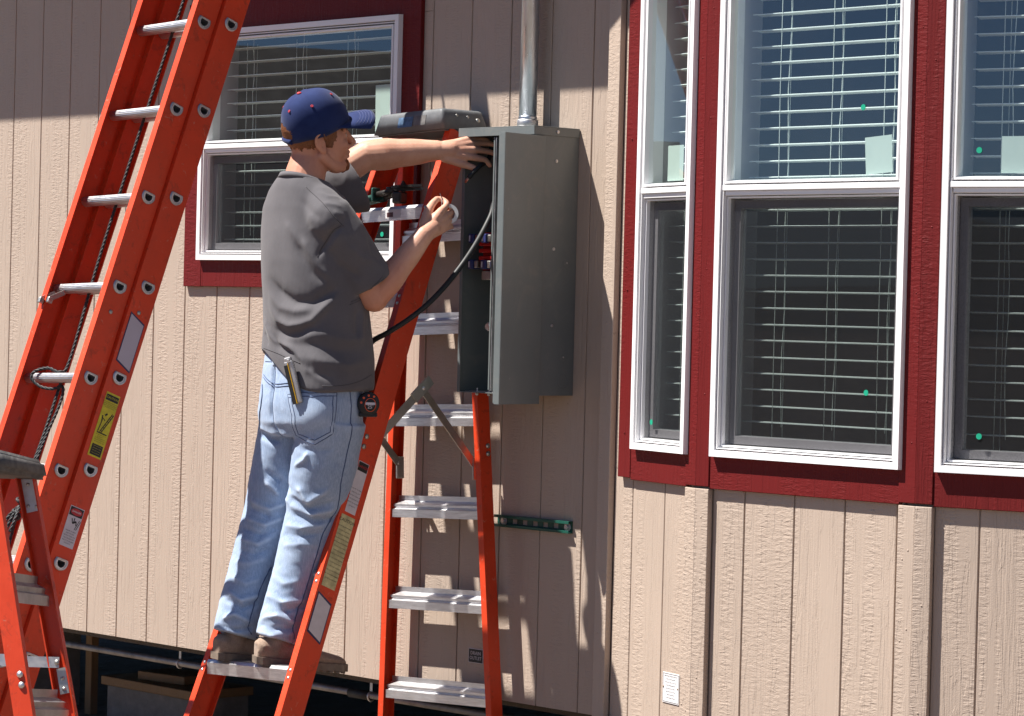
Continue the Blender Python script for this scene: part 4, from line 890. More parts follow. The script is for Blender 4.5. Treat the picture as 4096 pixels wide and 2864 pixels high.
# ---------------------------------------------------------------- cloth folds and seams, metres from the person's base
D_SHIRT = [([(0.038, 0.01, 1.259), (0.092, 0.01, 1.215), (0.155, 0.017, 1.188), (0.216, 0.041, 1.189), (0.257, 0.079, 1.219), (0.269, 0.1, 1.236)], 0.02, -0.011),
    ([(0.02, 0.015, 1.218), (0.085, 0.011, 1.17), (0.155, 0.018, 1.159), (0.212, 0.039, 1.165)], 0.014, 0.006),
    ([(0.027, 0.016, 1.178), (0.078, 0.013, 1.129), (0.134, 0.016, 1.11), (0.184, 0.027, 1.117), (0.217, 0.042, 1.13), (0.248, 0.067, 1.174), (0.267, 0.097, 1.211)], 0.015, 0.01),
    ([(0.057, 0.015, 1.1), (0.111, 0.014, 1.081), (0.175, 0.025, 1.091), (0.224, 0.047, 1.116)], 0.016, -0.008),
    ([(0.074, 0.013, 1.06), (0.137, 0.015, 1.039), (0.185, 0.025, 1.002), (0.209, 0.032, 0.97), (0.251, 0.057, 0.939)], 0.012, 0.012),
    ([(0.044, 0.016, 1.08), (0.082, 0.013, 1.044), (0.16, 0.019, 1.017), (0.226, 0.04, 0.959), (0.27, 0.077, 0.946)], 0.014, -0.01),
    ([(0.107, 0.013, 1.053), (0.22, 0.042, 1.052), (0.278, 0.099, 1.033), (0.292, 0.193, 1.039)], 0.024, -0.007),
    ([(0.176, 0.025, 1.075), (0.25, 0.068, 1.085), (0.289, 0.142, 1.067), (0.268, 0.245, 1.086)], 0.022, 0.006),
    ([(0.198, 0.03, 1.01), (0.256, 0.066, 0.996), (0.296, 0.139, 0.986), (0.277, 0.249, 1.014)], 0.02, 0.007),
    ([(0.182, 0.02, 1.395), (0.208, 0.032, 1.35), (0.233, 0.049, 1.303), (0.257, 0.078, 1.267)], 0.012, 0.009),
    ([(0.154, 0.012, 1.39), (0.185, 0.02, 1.334), (0.216, 0.038, 1.286), (0.247, 0.065, 1.251)], 0.015, -0.007),
    ([(0.299, 0.085, 1.437), (0.28, 0.064, 1.416), (0.243, 0.06, 1.368), (0.228, 0.045, 1.335)], 0.007, -0.007),
    ([(0.303, 0.087, 1.417), (0.292, 0.076, 1.4), (0.258, 0.074, 1.36)], 0.008, 0.005),
    ([(0.281, 0.176, 1.168), (0.286, 0.172, 1.12), (0.289, 0.173, 1.079)], 0.009, -0.007),
    ([(0.278, 0.201, 1.165), (0.284, 0.194, 1.112), (0.291, 0.183, 1.059)], 0.01, 0.007),
    ([(0.258, 0.244, 1.161), (0.273, 0.233, 1.1)], 0.009, -0.005),
    ([(0.321, 0.183, 1.4), (0.335, 0.194, 1.352), (0.338, 0.235, 1.321)], 0.01, -0.006),
    ([(0.315, 0.11, 1.373), (0.33, 0.151, 1.338), (0.341, 0.19, 1.324)], 0.012, 0.005),
    ([(0.269, 0.098, 1.32), (0.293, 0.131, 1.289), (0.323, 0.159, 1.274)], 0.014, -0.005),
    ([(-0.016, 0.031, 1.128), (0.028, 0.018, 1.079), (0.075, 0.013, 1.048)], 0.009, 0.006),
    ([(-0.014, 0.031, 1.087), (0.019, 0.018, 1.046)], 0.008, -0.005),
    ([(0.112, 0.007, 1.448), (0.154, 0.012, 1.402), (0.18, 0.019, 1.36)], 0.014, 0.004),
    ([(0.165, 0.026, 1.519), (0.224, 0.025, 1.48), (0.267, 0.037, 1.452)], 0.012, -0.004),
    ([(0.211, 0.061, 1.545), (0.246, 0.074, 1.531), (0.256, 0.111, 1.529)], 0.007, 0.004),
    ([(0.251, 0.048, 1.509), (0.272, 0.067, 1.506), (0.287, 0.096, 1.5)], 0.007, 0.004),
    ([(0.285, 0.061, 1.481), (0.295, 0.081, 1.475), (0.3, 0.1, 1.468)], 0.006, 0.004),
    ([(0.045, 0.29, 1.66), (0.059, 0.3, 1.636), (0.064, 0.316, 1.607)], 0.008, -0.002),
    ([(0.049, 0.29, 1.655), (0.062, 0.303, 1.624), (0.047, 0.298, 1.573)], 0.01, 0.002),
    ([(0.049, 0.291, 1.655), (0.059, 0.303, 1.633), (0.064, 0.318, 1.604)], 0.008, 0.002),
    ([(0.043, 0.263, 1.604), (0.045, 0.29, 1.572), (0.239, 0.121, 1.541)], 0.01, -0.002)]
D_SEAM = [([(0.164, 0.044, 1.563), (0.209, 0.049, 1.534), (0.261, 0.049, 1.502), (0.289, 0.063, 1.467), (0.304, 0.093, 1.438)],),
    ([(0.3, 0.086, 1.439), (0.284, 0.066, 1.42), (0.246, 0.062, 1.38), (0.229, 0.046, 1.335)],),
    ([(0.28, 0.145, 1.184), (0.273, 0.203, 1.208), (0.34, 0.192, 1.245), (0.353, 0.232, 1.274)],),
    ([(0.28, 0.15, 1.193), (0.273, 0.203, 1.216), (0.341, 0.193, 1.246), (0.352, 0.224, 1.28)],),
    ([(-0.014, 0.026, 1.035), (0.065, 0.011, 1.023), (0.14, 0.014, 1.003), (0.182, 0.023, 0.99)],),
    ([(0.255, 0.059, 0.919), (0.285, 0.097, 0.92), (0.301, 0.162, 0.931), (0.282, 0.247, 0.959)],)]
D_JEANS = [([(-0.044, 0.045, 0.754), (0.022, 0.053, 0.728), (0.111, 0.06, 0.734)], 0.012, -0.012),
    ([(-0.048, 0.047, 0.773), (0.046, 0.032, 0.758), (0.131, 0.033, 0.758)], 0.018, 0.006),
    ([(0.111, 0.06, 0.734), (0.199, 0.048, 0.708), (0.257, 0.099, 0.71)], 0.012, -0.005),
    ([(0.14, 0.044, 0.651), (0.19, 0.047, 0.677), (0.199, 0.049, 0.7)], 0.008, 0.007),
    ([(0.038, 0.103, 0.598), (0.17, 0.046, 0.576), (0.192, 0.06, 0.539)], 0.009, 0.008),
    ([(0.114, 0.048, 0.573), (0.191, 0.06, 0.535), (0.237, 0.11, 0.579)], 0.012, 0.008),
    ([(0.138, 0.044, 0.55), (0.196, 0.067, 0.515), (0.233, 0.134, 0.54)], 0.01, -0.009),
    ([(0.126, 0.044, 0.524), (0.2, 0.074, 0.497), (0.229, 0.148, 0.515)], 0.011, 0.01),
    ([(0.15, 0.045, 0.495), (0.211, 0.095, 0.475), (0.222, 0.155, 0.485)], 0.01, -0.008),
    ([(0.114, 0.036, 0.458), (0.18, 0.052, 0.453), (0.216, 0.111, 0.463)], 0.012, 0.007),
    ([(0.111, 0.03, 0.427), (0.183, 0.05, 0.428), (0.211, 0.096, 0.436)], 0.01, -0.005),
    ([(0.124, 0.021, 0.39), (0.18, 0.043, 0.401), (0.209, 0.09, 0.394)], 0.012, 0.004),
    ([(-0.013, 0.044, 0.627), (0.023, 0.075, 0.598), (0.138, 0.044, 0.567)], 0.012, -0.008),
    ([(-0.013, 0.045, 0.596), (0.014, 0.074, 0.559), (0.109, 0.048, 0.534)], 0.01, 0.008),
    ([(-0.064, 0.033, 0.524), (-0.006, 0.062, 0.502), (0.022, 0.108, 0.523)], 0.01, 0.009),
    ([(-0.068, 0.032, 0.502), (-0.012, 0.058, 0.48), (0.088, 0.056, 0.51)], 0.009, -0.009),
    ([(-0.075, 0.024, 0.467), (-0.015, 0.051, 0.449), (0.01, 0.109, 0.476)], 0.01, 0.009),
    ([(-0.077, 0.016, 0.434), (-0.023, 0.038, 0.416), (0.004, 0.095, 0.441)], 0.009, -0.008),
    ([(-0.078, 0.008, 0.399), (-0.025, 0.031, 0.385), (-0.003, 0.072, 0.41)], 0.01, 0.007),
    ([(-0.077, -0.001, 0.361), (-0.028, 0.025, 0.352), (-0.006, 0.066, 0.371)], 0.01, -0.006),
    ([(-0.082, -0.011, 0.322), (-0.035, 0.012, 0.321), (-0.01, 0.06, 0.34)], 0.012, 0.004),
    ([(0.096, -0.02, 0.229), (0.168, -0.009, 0.21), (0.196, 0.056, 0.219)], 0.009, 0.009),
    ([(0.094, -0.028, 0.202), (0.176, -0.005, 0.183), (0.195, 0.058, 0.199)], 0.008, -0.009),
    ([(0.105, -0.044, 0.156), (0.157, -0.028, 0.167), (0.189, 0.021, 0.145)], 0.009, 0.01),
    ([(0.1, -0.05, 0.135), (0.164, -0.032, 0.127), (0.188, 0.022, 0.126)], 0.007, -0.008),
    ([(0.096, -0.056, 0.112), (0.155, -0.044, 0.104), (0.187, 0.018, 0.108)], 0.008, 0.008),
    ([(-0.085, -0.039, 0.226), (-0.039, -0.021, 0.2), (-0.018, 0.031, 0.217)], 0.009, 0.01),
    ([(-0.083, -0.047, 0.199), (-0.032, -0.016, 0.174), (-0.019, 0.032, 0.193)], 0.008, -0.009),
    ([(-0.084, -0.062, 0.136), (-0.049, -0.041, 0.155), (-0.025, -0, 0.131)], 0.009, 0.01),
    ([(-0.083, -0.067, 0.113), (-0.038, -0.038, 0.102), (-0.025, 0.02, 0.112)], 0.007, -0.008),
    ([(-0.132, -0.032, 0.089), (-0.102, 0.004, 0.078), (-0.026, 0.012, 0.093)], 0.008, 0.007),
    ([(0.088, 0.003, 0.296), (0.156, -0.001, 0.271), (0.191, 0.038, 0.28)], 0.012, 0.004),
    ([(-0.087, -0.025, 0.275), (-0.036, -0.005, 0.255), (-0.016, 0.038, 0.271)], 0.012, 0.004),
    ([(0.042, 0.028, 1.001), (0.05, 0.015, 0.908), (0.053, 0.01, 0.816), (0.072, 0.032, 0.755), (0.111, 0.06, 0.734)], 0.01, -0.008)]
D_JSEAM = [([(0.273, 0.162, 0.905), (0.276, 0.165, 0.825), (0.278, 0.164, 0.749), (0.263, 0.157, 0.672), (0.25, 0.153, 0.61), (0.229, 0.156, 0.516), (0.215, 0.113, 0.44), (0.209, 0.095, 0.379), (0.202, 0.073, 0.303), (0.197, 0.054, 0.242), (0.19, 0.028, 0.174), (0.187, 0.017, 0.128), (0.163, 0.034, 0.071)],),
    ([(0.111, 0.06, 0.734), (0.127, 0.046, 0.651), (0.124, 0.045, 0.558), (0.006, 0.099, 0.449), (-0.002, 0.084, 0.379), (-0.01, 0.076, 0.309), (-0.016, 0.039, 0.24), (-0.022, 0.014, 0.171), (-0.026, 0.001, 0.109), (-0.072, 0.041, 0.066)],),
    ([(0.036, 0.03, 1.004), (0.059, 0.015, 0.916), (0.054, 0.01, 0.816), (0.094, 0.033, 0.753)],),
    ([(-0.025, 0.038, 0.947), (0.054, 0.016, 0.92), (0.131, 0.019, 0.924), (0.185, 0.033, 0.929), (0.24, 0.067, 0.911)],),
    ([(-0.025, 0.036, 0.938), (0.056, 0.015, 0.911), (0.132, 0.017, 0.915), (0.187, 0.032, 0.919), (0.242, 0.066, 0.902)],),
    ([(-0.025, 0.044, 0.99), (0.096, 0.025, 0.987), (0.169, 0.035, 0.98)],),
    ([(-0.13, -0.028, 0.088), (-0.103, 0.005, 0.078), (-0.071, 0.043, 0.066), (-0.057, 0.062, 0.062)],),
    ([(-0.06, 0.064, 0.061), (0.057, 0.045, 0.073), (0.099, 0.089, 0.058)],),
    ([(-0.132, -0.031, 0.089), (-0.105, 0.002, 0.078), (-0.072, 0.041, 0.066)],),
    ([(-0.057, 0.062, 0.062), (0.056, 0.041, 0.074), (0.184, 0.021, 0.08)],)]
D_POCKET = [([(0.129, 0.013, 0.89), (0.221, 0.045, 0.884), (0.269, 0.115, 0.9)],),
    ([(0.129, 0.013, 0.89), (0.152, 0.015, 0.82), (0.143, 0.041, 0.75)],),
    ([(0.143, 0.041, 0.75), (0.226, 0.061, 0.721)],),
    ([(0.226, 0.061, 0.721), (0.268, 0.103, 0.763)],),
    ([(0.269, 0.115, 0.9), (0.271, 0.108, 0.833), (0.268, 0.103, 0.763)],)]
D_LPOCKET = [([(-0.026, 0.034, 0.914), (-0.011, 0.023, 0.875), (-0.027, 0.027, 0.821), (-0.043, 0.046, 0.769)],)]
D_PTS = [([(0.035, 0.031, 1.011), (0.048, 0.024, 0.976)],),
    ([(0.141, 0.028, 0.981), (0.153, 0.024, 0.935), (0.177, 0.024, 0.889)],),
    ([(0.273, 0.164, 0.904)],),
    ([(0.26, 0.227, 0.869), (0.257, 0.233, 0.866), (0.269, 0.204, 0.832)],)]

# ================================================================ person
def fuse(name, mb, voxel, smooth=6, fac=0.5):
    me = mb.mesh(name); o = bpy.data.objects.new('tmp', me); COL.objects.link(o)
    m = o.modifiers.new('r', 'REMESH'); m.mode = 'VOXEL'; m.voxel_size = voxel; m.adaptivity = 0
    if smooth: s = o.modifiers.new('s', 'SMOOTH'); s.iterations = smooth; s.factor = fac
    dg = bpy.context.evaluated_depsgraph_get(); dg.update()
    out = bpy.data.meshes.new_from_object(o.evaluated_get(dg)); out.name = name; bpy.data.objects.remove(o)
    out.polygons.foreach_set('use_smooth', [True] * len(out.polygons)); return out
def co(me): a = np.empty(len(me.vertices) * 3, np.float32); me.vertices.foreach_get('co', a); return a.reshape(-1, 3)
def no(me): a = np.empty(len(me.vertices) * 3, np.float32); me.vertex_normals.foreach_get('vector', a); return a.reshape(-1, 3)
def setco(me, a): me.vertices.foreach_set('co', np.ascontiguousarray(a, np.float32).ravel()); me.update()
def seg_dist(v, poly):
    d = np.full(len(v), 9.0); t_ = np.zeros(len(v)); P_ = np.array(poly, float); n = len(P_) - 1
    for i in range(n):
        a, b = P_[i], P_[i + 1]; ab = b - a; t = np.clip(((v - a) @ ab) / (ab @ ab), 0, 1); q = np.linalg.norm(v - (a + t[:, None] * ab), axis=1)
        k = q < d; d[k] = q[k]; t_[k] = (i + t[k]) / n
    return d, t_
def folds(me, items):
    """items: (polyline, half width, height); a ridge when height > 0, a crease when < 0; fades at its ends"""
    v = co(me).astype(float); n = no(me).astype(float); h = np.zeros(len(v))
    for poly, w, amp in items:
        d, t = seg_dist(v, poly); tap = np.clip(np.minimum(t, 1 - t) * 5 + 0.25, 0, 1)
        h += amp * tap * (0.45 * np.exp(-(d / w) ** 2) + 0.75 * np.exp(-1.7 * d / w))
    setco(me, v + n * h[:, None])
def relax(me, n=2, f=0.5):
    bm = bmesh.new(); bm.from_mesh(me)
    for i in range(n): bmesh.ops.smooth_vert(bm, verts=bm.verts[:], factor=f, use_axis_x=True, use_axis_y=True, use_axis_z=True)
    bm.to_mesh(me); bm.free(); me.update()
def sm_noise(v, scale, seed):
    """cheap smooth value noise by summed sines"""
    rs = np.random.RandomState(seed); out = np.zeros(len(v))
    for i in range(7):
        k = rs.normal(size=3) * scale * (0.6 + 0.3 * i); out += np.sin(v @ k + rs.uniform(0, 6.28)) / (1 + 0.35 * i)
    return out / 3.2
def chain(mb, pts, rad, n=20, sub=5):
    """limb: smooth tube with ball ends through points with radii"""
    P_ = smooth_path(pts, sub); rr = []
    for i in range(len(pts) - 1):
        for k in range(sub):
            t = k / sub; t = t * t * (3 - 2 * t); rr.append(rad[i] * (1 - t) + rad[i + 1] * t)
    rr.append(rad[-1]); mb.tube(P_, rr, n); mb.ball(pts[0], rad[0] * 0.995, 16); mb.ball(pts[-1], rad[-1] * 0.995, 16)
def loft(mb, secs, n=36, sq=2.3):
    """secs: (centre, half-axis a vector, half-axis b vector), superellipse rings, capped"""
    rings = []
    for c, a, b in secs:
        c, a, b = Vector(c), Vector(a), Vector(b); r_ = []
        for k in range(n):
            q = 2 * math.pi * k / n; x, y = math.cos(q), math.sin(q)
            r_.append(c + a * math.copysign(abs(x) ** (2 / sq), x) + b * math.copysign(abs(y) ** (2 / sq), y))
        rings.append(r_)
    vs = [p for r_ in rings for p in r_]; fs = []
    for i in range(len(rings) - 1):
        for k in range(n): fs.append((i * n + k, i * n + (k + 1) % n, (i + 1) * n + (k + 1) % n, (i + 1) * n + k))
    fs += [tuple(range(n - 1, -1, -1)), tuple(range((len(rings) - 1) * n, len(rings) * n))]
    mb.add(vs, fs, True)
def frame(o, f, up=V(0, 0, 1)):
    f = Vector(f).normalized(); r_ = f.cross(up).normalized(); u = r_.cross(f)
    return Matrix(((f.x, r_.x, u.x, o[0]), (f.y, r_.y, u.y, o[1]), (f.z, r_.z, u.z, o[2]), (0, 0, 0, 1)))

PB0 = V(2.84, -0.90, 0.158)
person = thing('person', 'person in blue cap, grey T-shirt and faded jeans reaching into the panel', 'person', PB0)
PT = Matrix.Translation(-PB0)
def pw(x): return PT @ Vector(x)
# joints, world metres
HEADC = V(2.936, -0.758, 1.884); HM = PT @ frame(HEADC, (0.40, 0.92, 0.19), V(0.20, -0.10, 1))
SR, ER, WR = V(3.075, -0.800, 1.620), V(3.125, -0.655, 1.366), V(3.195, -0.505, 1.578)
SL, EL, WL = V(2.765, -0.700, 1.690), V(2.860, -0.476, 1.848), V(3.004, -0.290, 1.872)

def skin_mat():
    t = NT('skin'); v = t.coord((1, 1, 1), rnd=False); f = t.noise(v, 14.0, 4, 0.6); g_ = t.noise(v, 210.0, 3, 0.6)
    base = t.ramp(f, [(0.3, (0.58, 0.30, 0.205)), (0.72, (0.68, 0.395, 0.285))])
    sx = t.n('ShaderNodeSeparateXYZ'); t.l(v, sx.inputs[0]); ruddy = t.math('MULTIPLY', t.ramp(sx.outputs[1], [(0.0, 1.0), (0.28, 1.0), (0.34, 0.0)]), t.ramp(sx.outputs[2], [(0.0, 0.0), (1.0, 1.0)]))
    base = t.mix(t.math('MULTIPLY', ruddy, 0.55), base, (0.50, 0.200, 0.128)); fr_ = t.ramp(t.noise(v, 60.0, 4, 0.7), [(0.55, 0.0), (0.75, 0.35)]); base = t.mix(fr_, base, (0.46, 0.20, 0.13))
    t.set(Base_Color=base, Roughness=0.50, Specular_IOR_Level=0.38, Subsurface_Weight=0.12, Subsurface_Radius=(0.012, 0.005, 0.003), Subsurface_Scale=0.6, Normal=t.bump(g_, 0.0005, 0.6)); return t.m
M['skin'] = skin_mat()
def hair_mat(name, c):
    t = NT(name); v = t.coord((240, 240, 70), rnd=False); f = t.noise(v, 1.0, 4, 0.7)
    t.set(Base_Color=t.ramp(f, [(0.3, tuple(x * 0.45 for x in c)), (0.7, c)]), Roughness=0.55, Normal=t.bump(f, 0.002, 0.9)); return t.m
M['hair'] = hair_mat('short_red_hair', (0.24, 0.085, 0.030)); M['beard'] = hair_mat('red_beard', (0.30, 0.085, 0.022))

mb = MB()
def hb(c, r, rot=None):                      # ellipsoid in the head frame
    m = HM.to_3x3() @ Matrix.Diagonal((r[0], r[1], r[2])) if rot is None else HM.to_3x3() @ rot @ Matrix.Diagonal((r[0], r[1], r[2]))
    mb.ball(HM @ V(*c), 1.0, 24, m)
def hc(pts, rad): chain(mb, [HM @ V(*p) for p in pts], rad, 14, 4)
hb((-0.012, 0, 0.048), (0.101, 0.079, 0.098))                       # cranium
hb((0.040, 0, -0.012), (0.061, 0.066, 0.088)); hb((0.018, 0, -0.050), (0.062, 0.068, 0.060))   # face, cheeks
hb((0.058, 0, -0.092), (0.038, 0.040, 0.030)); hb((0.080, 0, -0.100), (0.019, 0.023, 0.019))   # jaw, chin
for s in (-1, 1):
    hc([(-0.005, s * 0.062, -0.045), (0.030, s * 0.055, -0.082), (0.068, s * 0.026, -0.102)], [0.020, 0.018, 0.014])   # jaw line
    hb((0.066, s * 0.041, -0.020), (0.026, 0.022, 0.022))                                        # cheek bone
    hc([(0.090, s * 0.012, 0.028), (0.084, s * 0.042, 0.028)], [0.010, 0.009])                   # brow
    hb((0.080, s * 0.032, 0.006), (0.013, 0.014, 0.011))                                         # eye
    hb((0.106, s * 0.0125, -0.034), (0.010, 0.0075, 0.008))                                      # nostril
    q = Matrix.Rotation(-0.28, 3, 'Y') @ Matrix.Rotation(s * -0.35, 3, 'Z')
    hb((-0.014, s * 0.081, 0.003), (0.020, 0.0075, 0.032), q); hb((-0.005, s * 0.079, -0.023), (0.011, 0.007, 0.012))   # ear, lobe
    hc([(0.006, s * 0.084, 0.016), (-0.008, s * 0.089, 0.035), (-0.028, s * 0.091, 0.026), (-0.030, s * 0.089, 0.0), (-0.014, s * 0.082, -0.026)], [0.0042, 0.0046, 0.0046, 0.0042, 0.004])   # helix
hc([(0.094, 0, 0.022), (0.106, 0, 0.000), (0.122, 0, -0.026)], [0.010, 0.010, 0.0115]); hb((0.112, 0, -0.034), (0.013, 0.012, 0.009))   # nose
hb((0.092, 0, -0.056), (0.017, 0.024, 0.0085)); hb((0.090, 0, -0.070), (0.016, 0.021, 0.0085)); hb((0.086, 0, -0.046), (0.018, 0.022, 0.012))   # lips, upper lip
# neck and trunk
chain(mb, [HM @ V(-0.028, 0, 0.0), HM @ V(-0.030, 0, -0.055), pw((2.918, -0.795, 1.735)), pw((2.915, -0.785, 1.64))], [0.060, 0.062, 0.068, 0.085])
chain(mb, [pw((2.915, -0.79, 1.73)), pw((2.99, -0.80, 1.685)), pw(SR)], [0.055, 0.055, 0.055]); chain(mb, [pw((2.915, -0.78, 1.73)), pw((2.84, -0.75, 1.71)), pw(SL)], [0.055, 0.055, 0.055])
loft(mb, [(pw((2.915, -0.765, 1.68)), V(0.14, 0, 0), V(0, 0.085, 0)), (pw((2.915, -0.75, 1.52)), V(0.165, 0, 0), V(0, 0.11, 0)), (pw((2.915, -0.725, 1.30)), V(0.16, 0, 0), V(0, 0.11, 0)), (pw((2.92, -0.73, 1.05)), V(0.155, 0, 0), V(0, 0.11, 0)), (pw((2.92, -0.745, 0.92)), V(0.14, 0, 0), V(0, 0.10, 0))])
for x, kx, ax in ((3.00, 2.968, 2.953), (2.838, 2.764, 2.744)):
    chain(mb, [pw((x, -0.742, 0.95)), pw((kx, -0.762, 0.63)), pw((ax, -0.862, 0.30)), pw((ax, -0.884, 0.24))], [0.070, 0.050, 0.038, 0.036])
# arms
fr = (WR - ER).normalized(); fl = (WL - EL).normalized()
chain(mb, [pw(SR), pw(SR.lerp(ER, 0.5)), pw(ER)], [0.052, 0.052, 0.047])
chain(mb, [pw(ER), pw(ER + fr * 0.075 + V(0.004, -0.004, 0)), pw(ER + fr * 0.16), pw(WR)], [0.044, 0.049, 0.041, 0.0315])
chain(mb, [pw(SL), pw(SL.lerp(EL, 0.5)), pw(EL)], [0.054, 0.054, 0.050])
chain(mb, [pw(EL), pw(EL + fl * 0.06), pw(EL + fl * 0.13), pw(WL)], [0.052, 0.055, 0.047, 0.0350])
# left hand: flat back towards us, fingers into the box, thumb below
MC = [V(3.067, -0.205, 1.912), V(3.078, -0.199, 1.899), V(3.086, -0.198, 1.879), V(3.083, -0.204, 1.853)]      # pinky .. index
chain(mb, [pw(WL), pw(V(3.035, -0.250, 1.876))], [0.031, 0.031])
for k, c in enumerate(MC): chain(mb, [pw(WL.lerp(c, 0.25) + V(0, 0, (1.5 - k) * 0.002)), pw(WL.lerp(c, 0.7)), pw(c)], [0.022, 0.0165, 0.0125], 12)
PIPL = [V(3.074, -0.163, 1.915), V(3.082, -0.148, 1.902), V(3.090, -0.148, 1.876), V(3.097, -0.160, 1.846)]
TIPL = [V(3.082, -0.128, 1.913), V(3.100, -0.100, 1.897), V(3.098, -0.100, 1.866), V(3.100, -0.133, 1.828)]
for k in range(4):
    md = PIPL[k].lerp(TIPL[k], 0.55) + V(0, 0, 0.002); r0 = (0.0085, 0.0095, 0.0098, 0.0102)[k]
    chain(mb, [pw(MC[k]), pw(PIPL[k]), pw(md), pw(TIPL[k])], [r0 * 1.18, r0 * 1.05, r0 * 0.95, r0 * 0.80], 12)
chain(mb, [pw(V(3.022, -0.268, 1.850)), pw(V(3.055, -0.232, 1.832)), pw(V(3.076, -0.206, 1.822)), pw(V(3.092, -0.190, 1.814))], [0.020, 0.0145, 0.0115, 0.0095], 12)
# right hand: loose fist round the tape roll, thumb and index pinching the tape end
MCR = [V(3.193, -0.432, 1.660), V(3.199, -0.418, 1.643), V(3.200, -0.411, 1.625), V(3.198, -0.413, 1.607)]        # index .. pinky
chain(mb, [pw(WR), pw(WR.lerp(MCR[1], 0.35))], [0.030, 0.030])
for k, c in enumerate(MCR): chain(mb, [pw(WR.lerp(c, 0.22)), pw(WR.lerp(c, 0.65)), pw(c)], [0.0235, 0.0185, 0.0132], 12)
FNG = [[MCR[0], V(3.190, -0.405, 1.683), V(3.170, -0.405, 1.698), V(3.155, -0.415, 1.702)],
       [MCR[1], V(3.188, -0.380, 1.658), V(3.158, -0.380, 1.652), V(3.142, -0.398, 1.646)],
       [MCR[2], V(3.188, -0.373, 1.634), V(3.158, -0.374, 1.630), V(3.142, -0.392, 1.626)],
       [MCR[3], V(3.186, -0.380, 1.610), V(3.160, -0.380, 1.608), V(3.146, -0.395, 1.606)]]
for k, p_ in enumerate(FNG): r0 = (0.0100, 0.0102, 0.0097, 0.0086)[k]; chain(mb, [pw(q) for q in p_], [r0 * 1.2, r0 * 1.06, r0 * 0.95, r0 * 0.85], 12)
chain(mb, [pw(V(3.180, -0.490, 1.615)), pw(V(3.168, -0.468, 1.655)), pw(V(3.160, -0.442, 1.683)), pw(V(3.158, -0.421, 1.700))], [0.020, 0.0150, 0.0122, 0.0098], 12)
body_me = fuse('body', mb, 0.0031, 4)
# softly modelled muscle and tendon relief
v = co(body_me).astype(float); n_ = no(body_me).astype(float); setco(body_me, v + n_ * (sm_noise(v, 26, 3) * 0.0008)[:, None])
HW = lambda *p: tuple(HM @ V(*p))
folds(body_me, [([HW(-0.004, 0.090, 0.014), HW(-0.003, 0.090, -0.004), HW(-0.008, 0.088, -0.012)], 0.0065, -0.0065), ([HW(-0.018, 0.092, 0.020), HW(-0.022, 0.092, 0.004)], 0.004, -0.002)])
body = link('body', body_me, 'skin', person)

# hair and beard: copies of the scalp surface pushed out a little
def patch(name, src, test, off, mat, par):
    bm = bmesh.new(); bm.from_mesh(src); bm.normal_update()
    HI = HM.inverted(); keep = [f for f in bm.faces if test(HI @ f.calc_center_median())]
    ks = set(keep); bmesh.ops.delete(bm, geom=[f for f in bm.faces if f not in ks], context='FACES')
    nr = {v.index: v.normal.copy() for v in bm.verts}
    for v in bm.verts:
        e = any(len(e_.link_faces) < 2 for e_ in v.link_edges); v.co += v.normal * (off * (0.05 if e else 1.0) * random.uniform(0.75, 1.15))
    me = bpy.data.meshes.new(name); bm.to_mesh(me); bm.free(); me.polygons.foreach_set('use_smooth', [True] * len(me.polygons)); return link(name, me, mat, par)
def hair_t(p): 
    if p.x > 0.052 or p.z > 0.15: return False
    lim = -0.018 if p.x < -0.03 else (-0.005 + (p.x + 0.03) * 0.2 if p.x < 0.022 else 0.010)
    if abs(p.y) > 0.05 and p.z > -0.020 and abs(p.x - 0.022) < 0.010 + 0.35 * (p.z + 0.020): return True
    if abs(p.y) > 0.078 and p.x > -0.045 and p.z < 0.042: return False
    return p.z > lim + 0.012 * math.sin(p.x * 190) * math.sin(p.y * 170) + random.uniform(-0.004, 0.004)
patch('hair', body_me, hair_t, 0.0042, 'hair', person)
patch('beard', body_me, lambda p: p.x > 0.066 and p.z < -0.080 + random.uniform(-0.004, 0.004) and p.z > -0.118 + random.uniform(-0.005, 0.005) and abs(p.y) < 0.027, 0.0045, 'beard', person)
patch('eyebrow', body_me, lambda p: p.x > 0.07 and 0.024 < p.z < 0.036 and 0.010 < p.y < 0.048, 0.0022, 'hair', person)
for s in (-1, 1):
    mb = MB(); mb.ball(HM @ V(0.0835, s * 0.033, 0.006), 0.0100, 14); ey = mb.build('eye', 'eye_white', person)

# ---------------------------------------------------------------- cap
capm = frame((0, 0, 0), (1, 0, 0)); CM = HM @ Matrix.Translation((-0.004, 0, 0.047)) @ Matrix.Rotation(-0.20, 4, 'Y')
def cap_pt(th, ph, off=0.0):
    """ph: 0 top .. 1 rim, th angle from front"""
    a = ph * math.pi / 2; sx, sz = math.sin(a) ** 0.86, math.cos(a) ** 0.92
    rf = 0.119 if math.cos(th) > 0 else 0.108
    x = (rf + off) * sx * math.cos(th) - 0.018 * (1 - sx); y = (0.094 + off) * sx * math.sin(th)
    h = 0.119 + 0.010 * max(0, math.cos(th)) * math.sin(a * 2)
    return V(x, y, (h + off) * sz + 0.004 * math.cos(6 * th) * (sx ** 3) * 0.35)
mb = MB(); nt_, np_ = 72, 22; rows = [[CM @ cap_pt(2 * math.pi * k / nt_, j / np_) for k in range(nt_)] for j in range(1, np_ + 1)]
rows.append([CM @ (cap_pt(2 * math.pi * k / nt_, 1.0) + V(0, 0, -0.020)) for k in range(nt_)])
rows.append([CM @ (cap_pt(2 * math.pi * k / nt_, 1.0, -0.004) + V(0, 0, -0.019)) for k in range(nt_)])
rows.append([CM @ cap_pt(2 * math.pi * k / nt_, 0.9, -0.006) for k in range(nt_)])
vs = [p for r_ in rows for p in r_] + [CM @ cap_pt(0, 0.0)]; fs = []
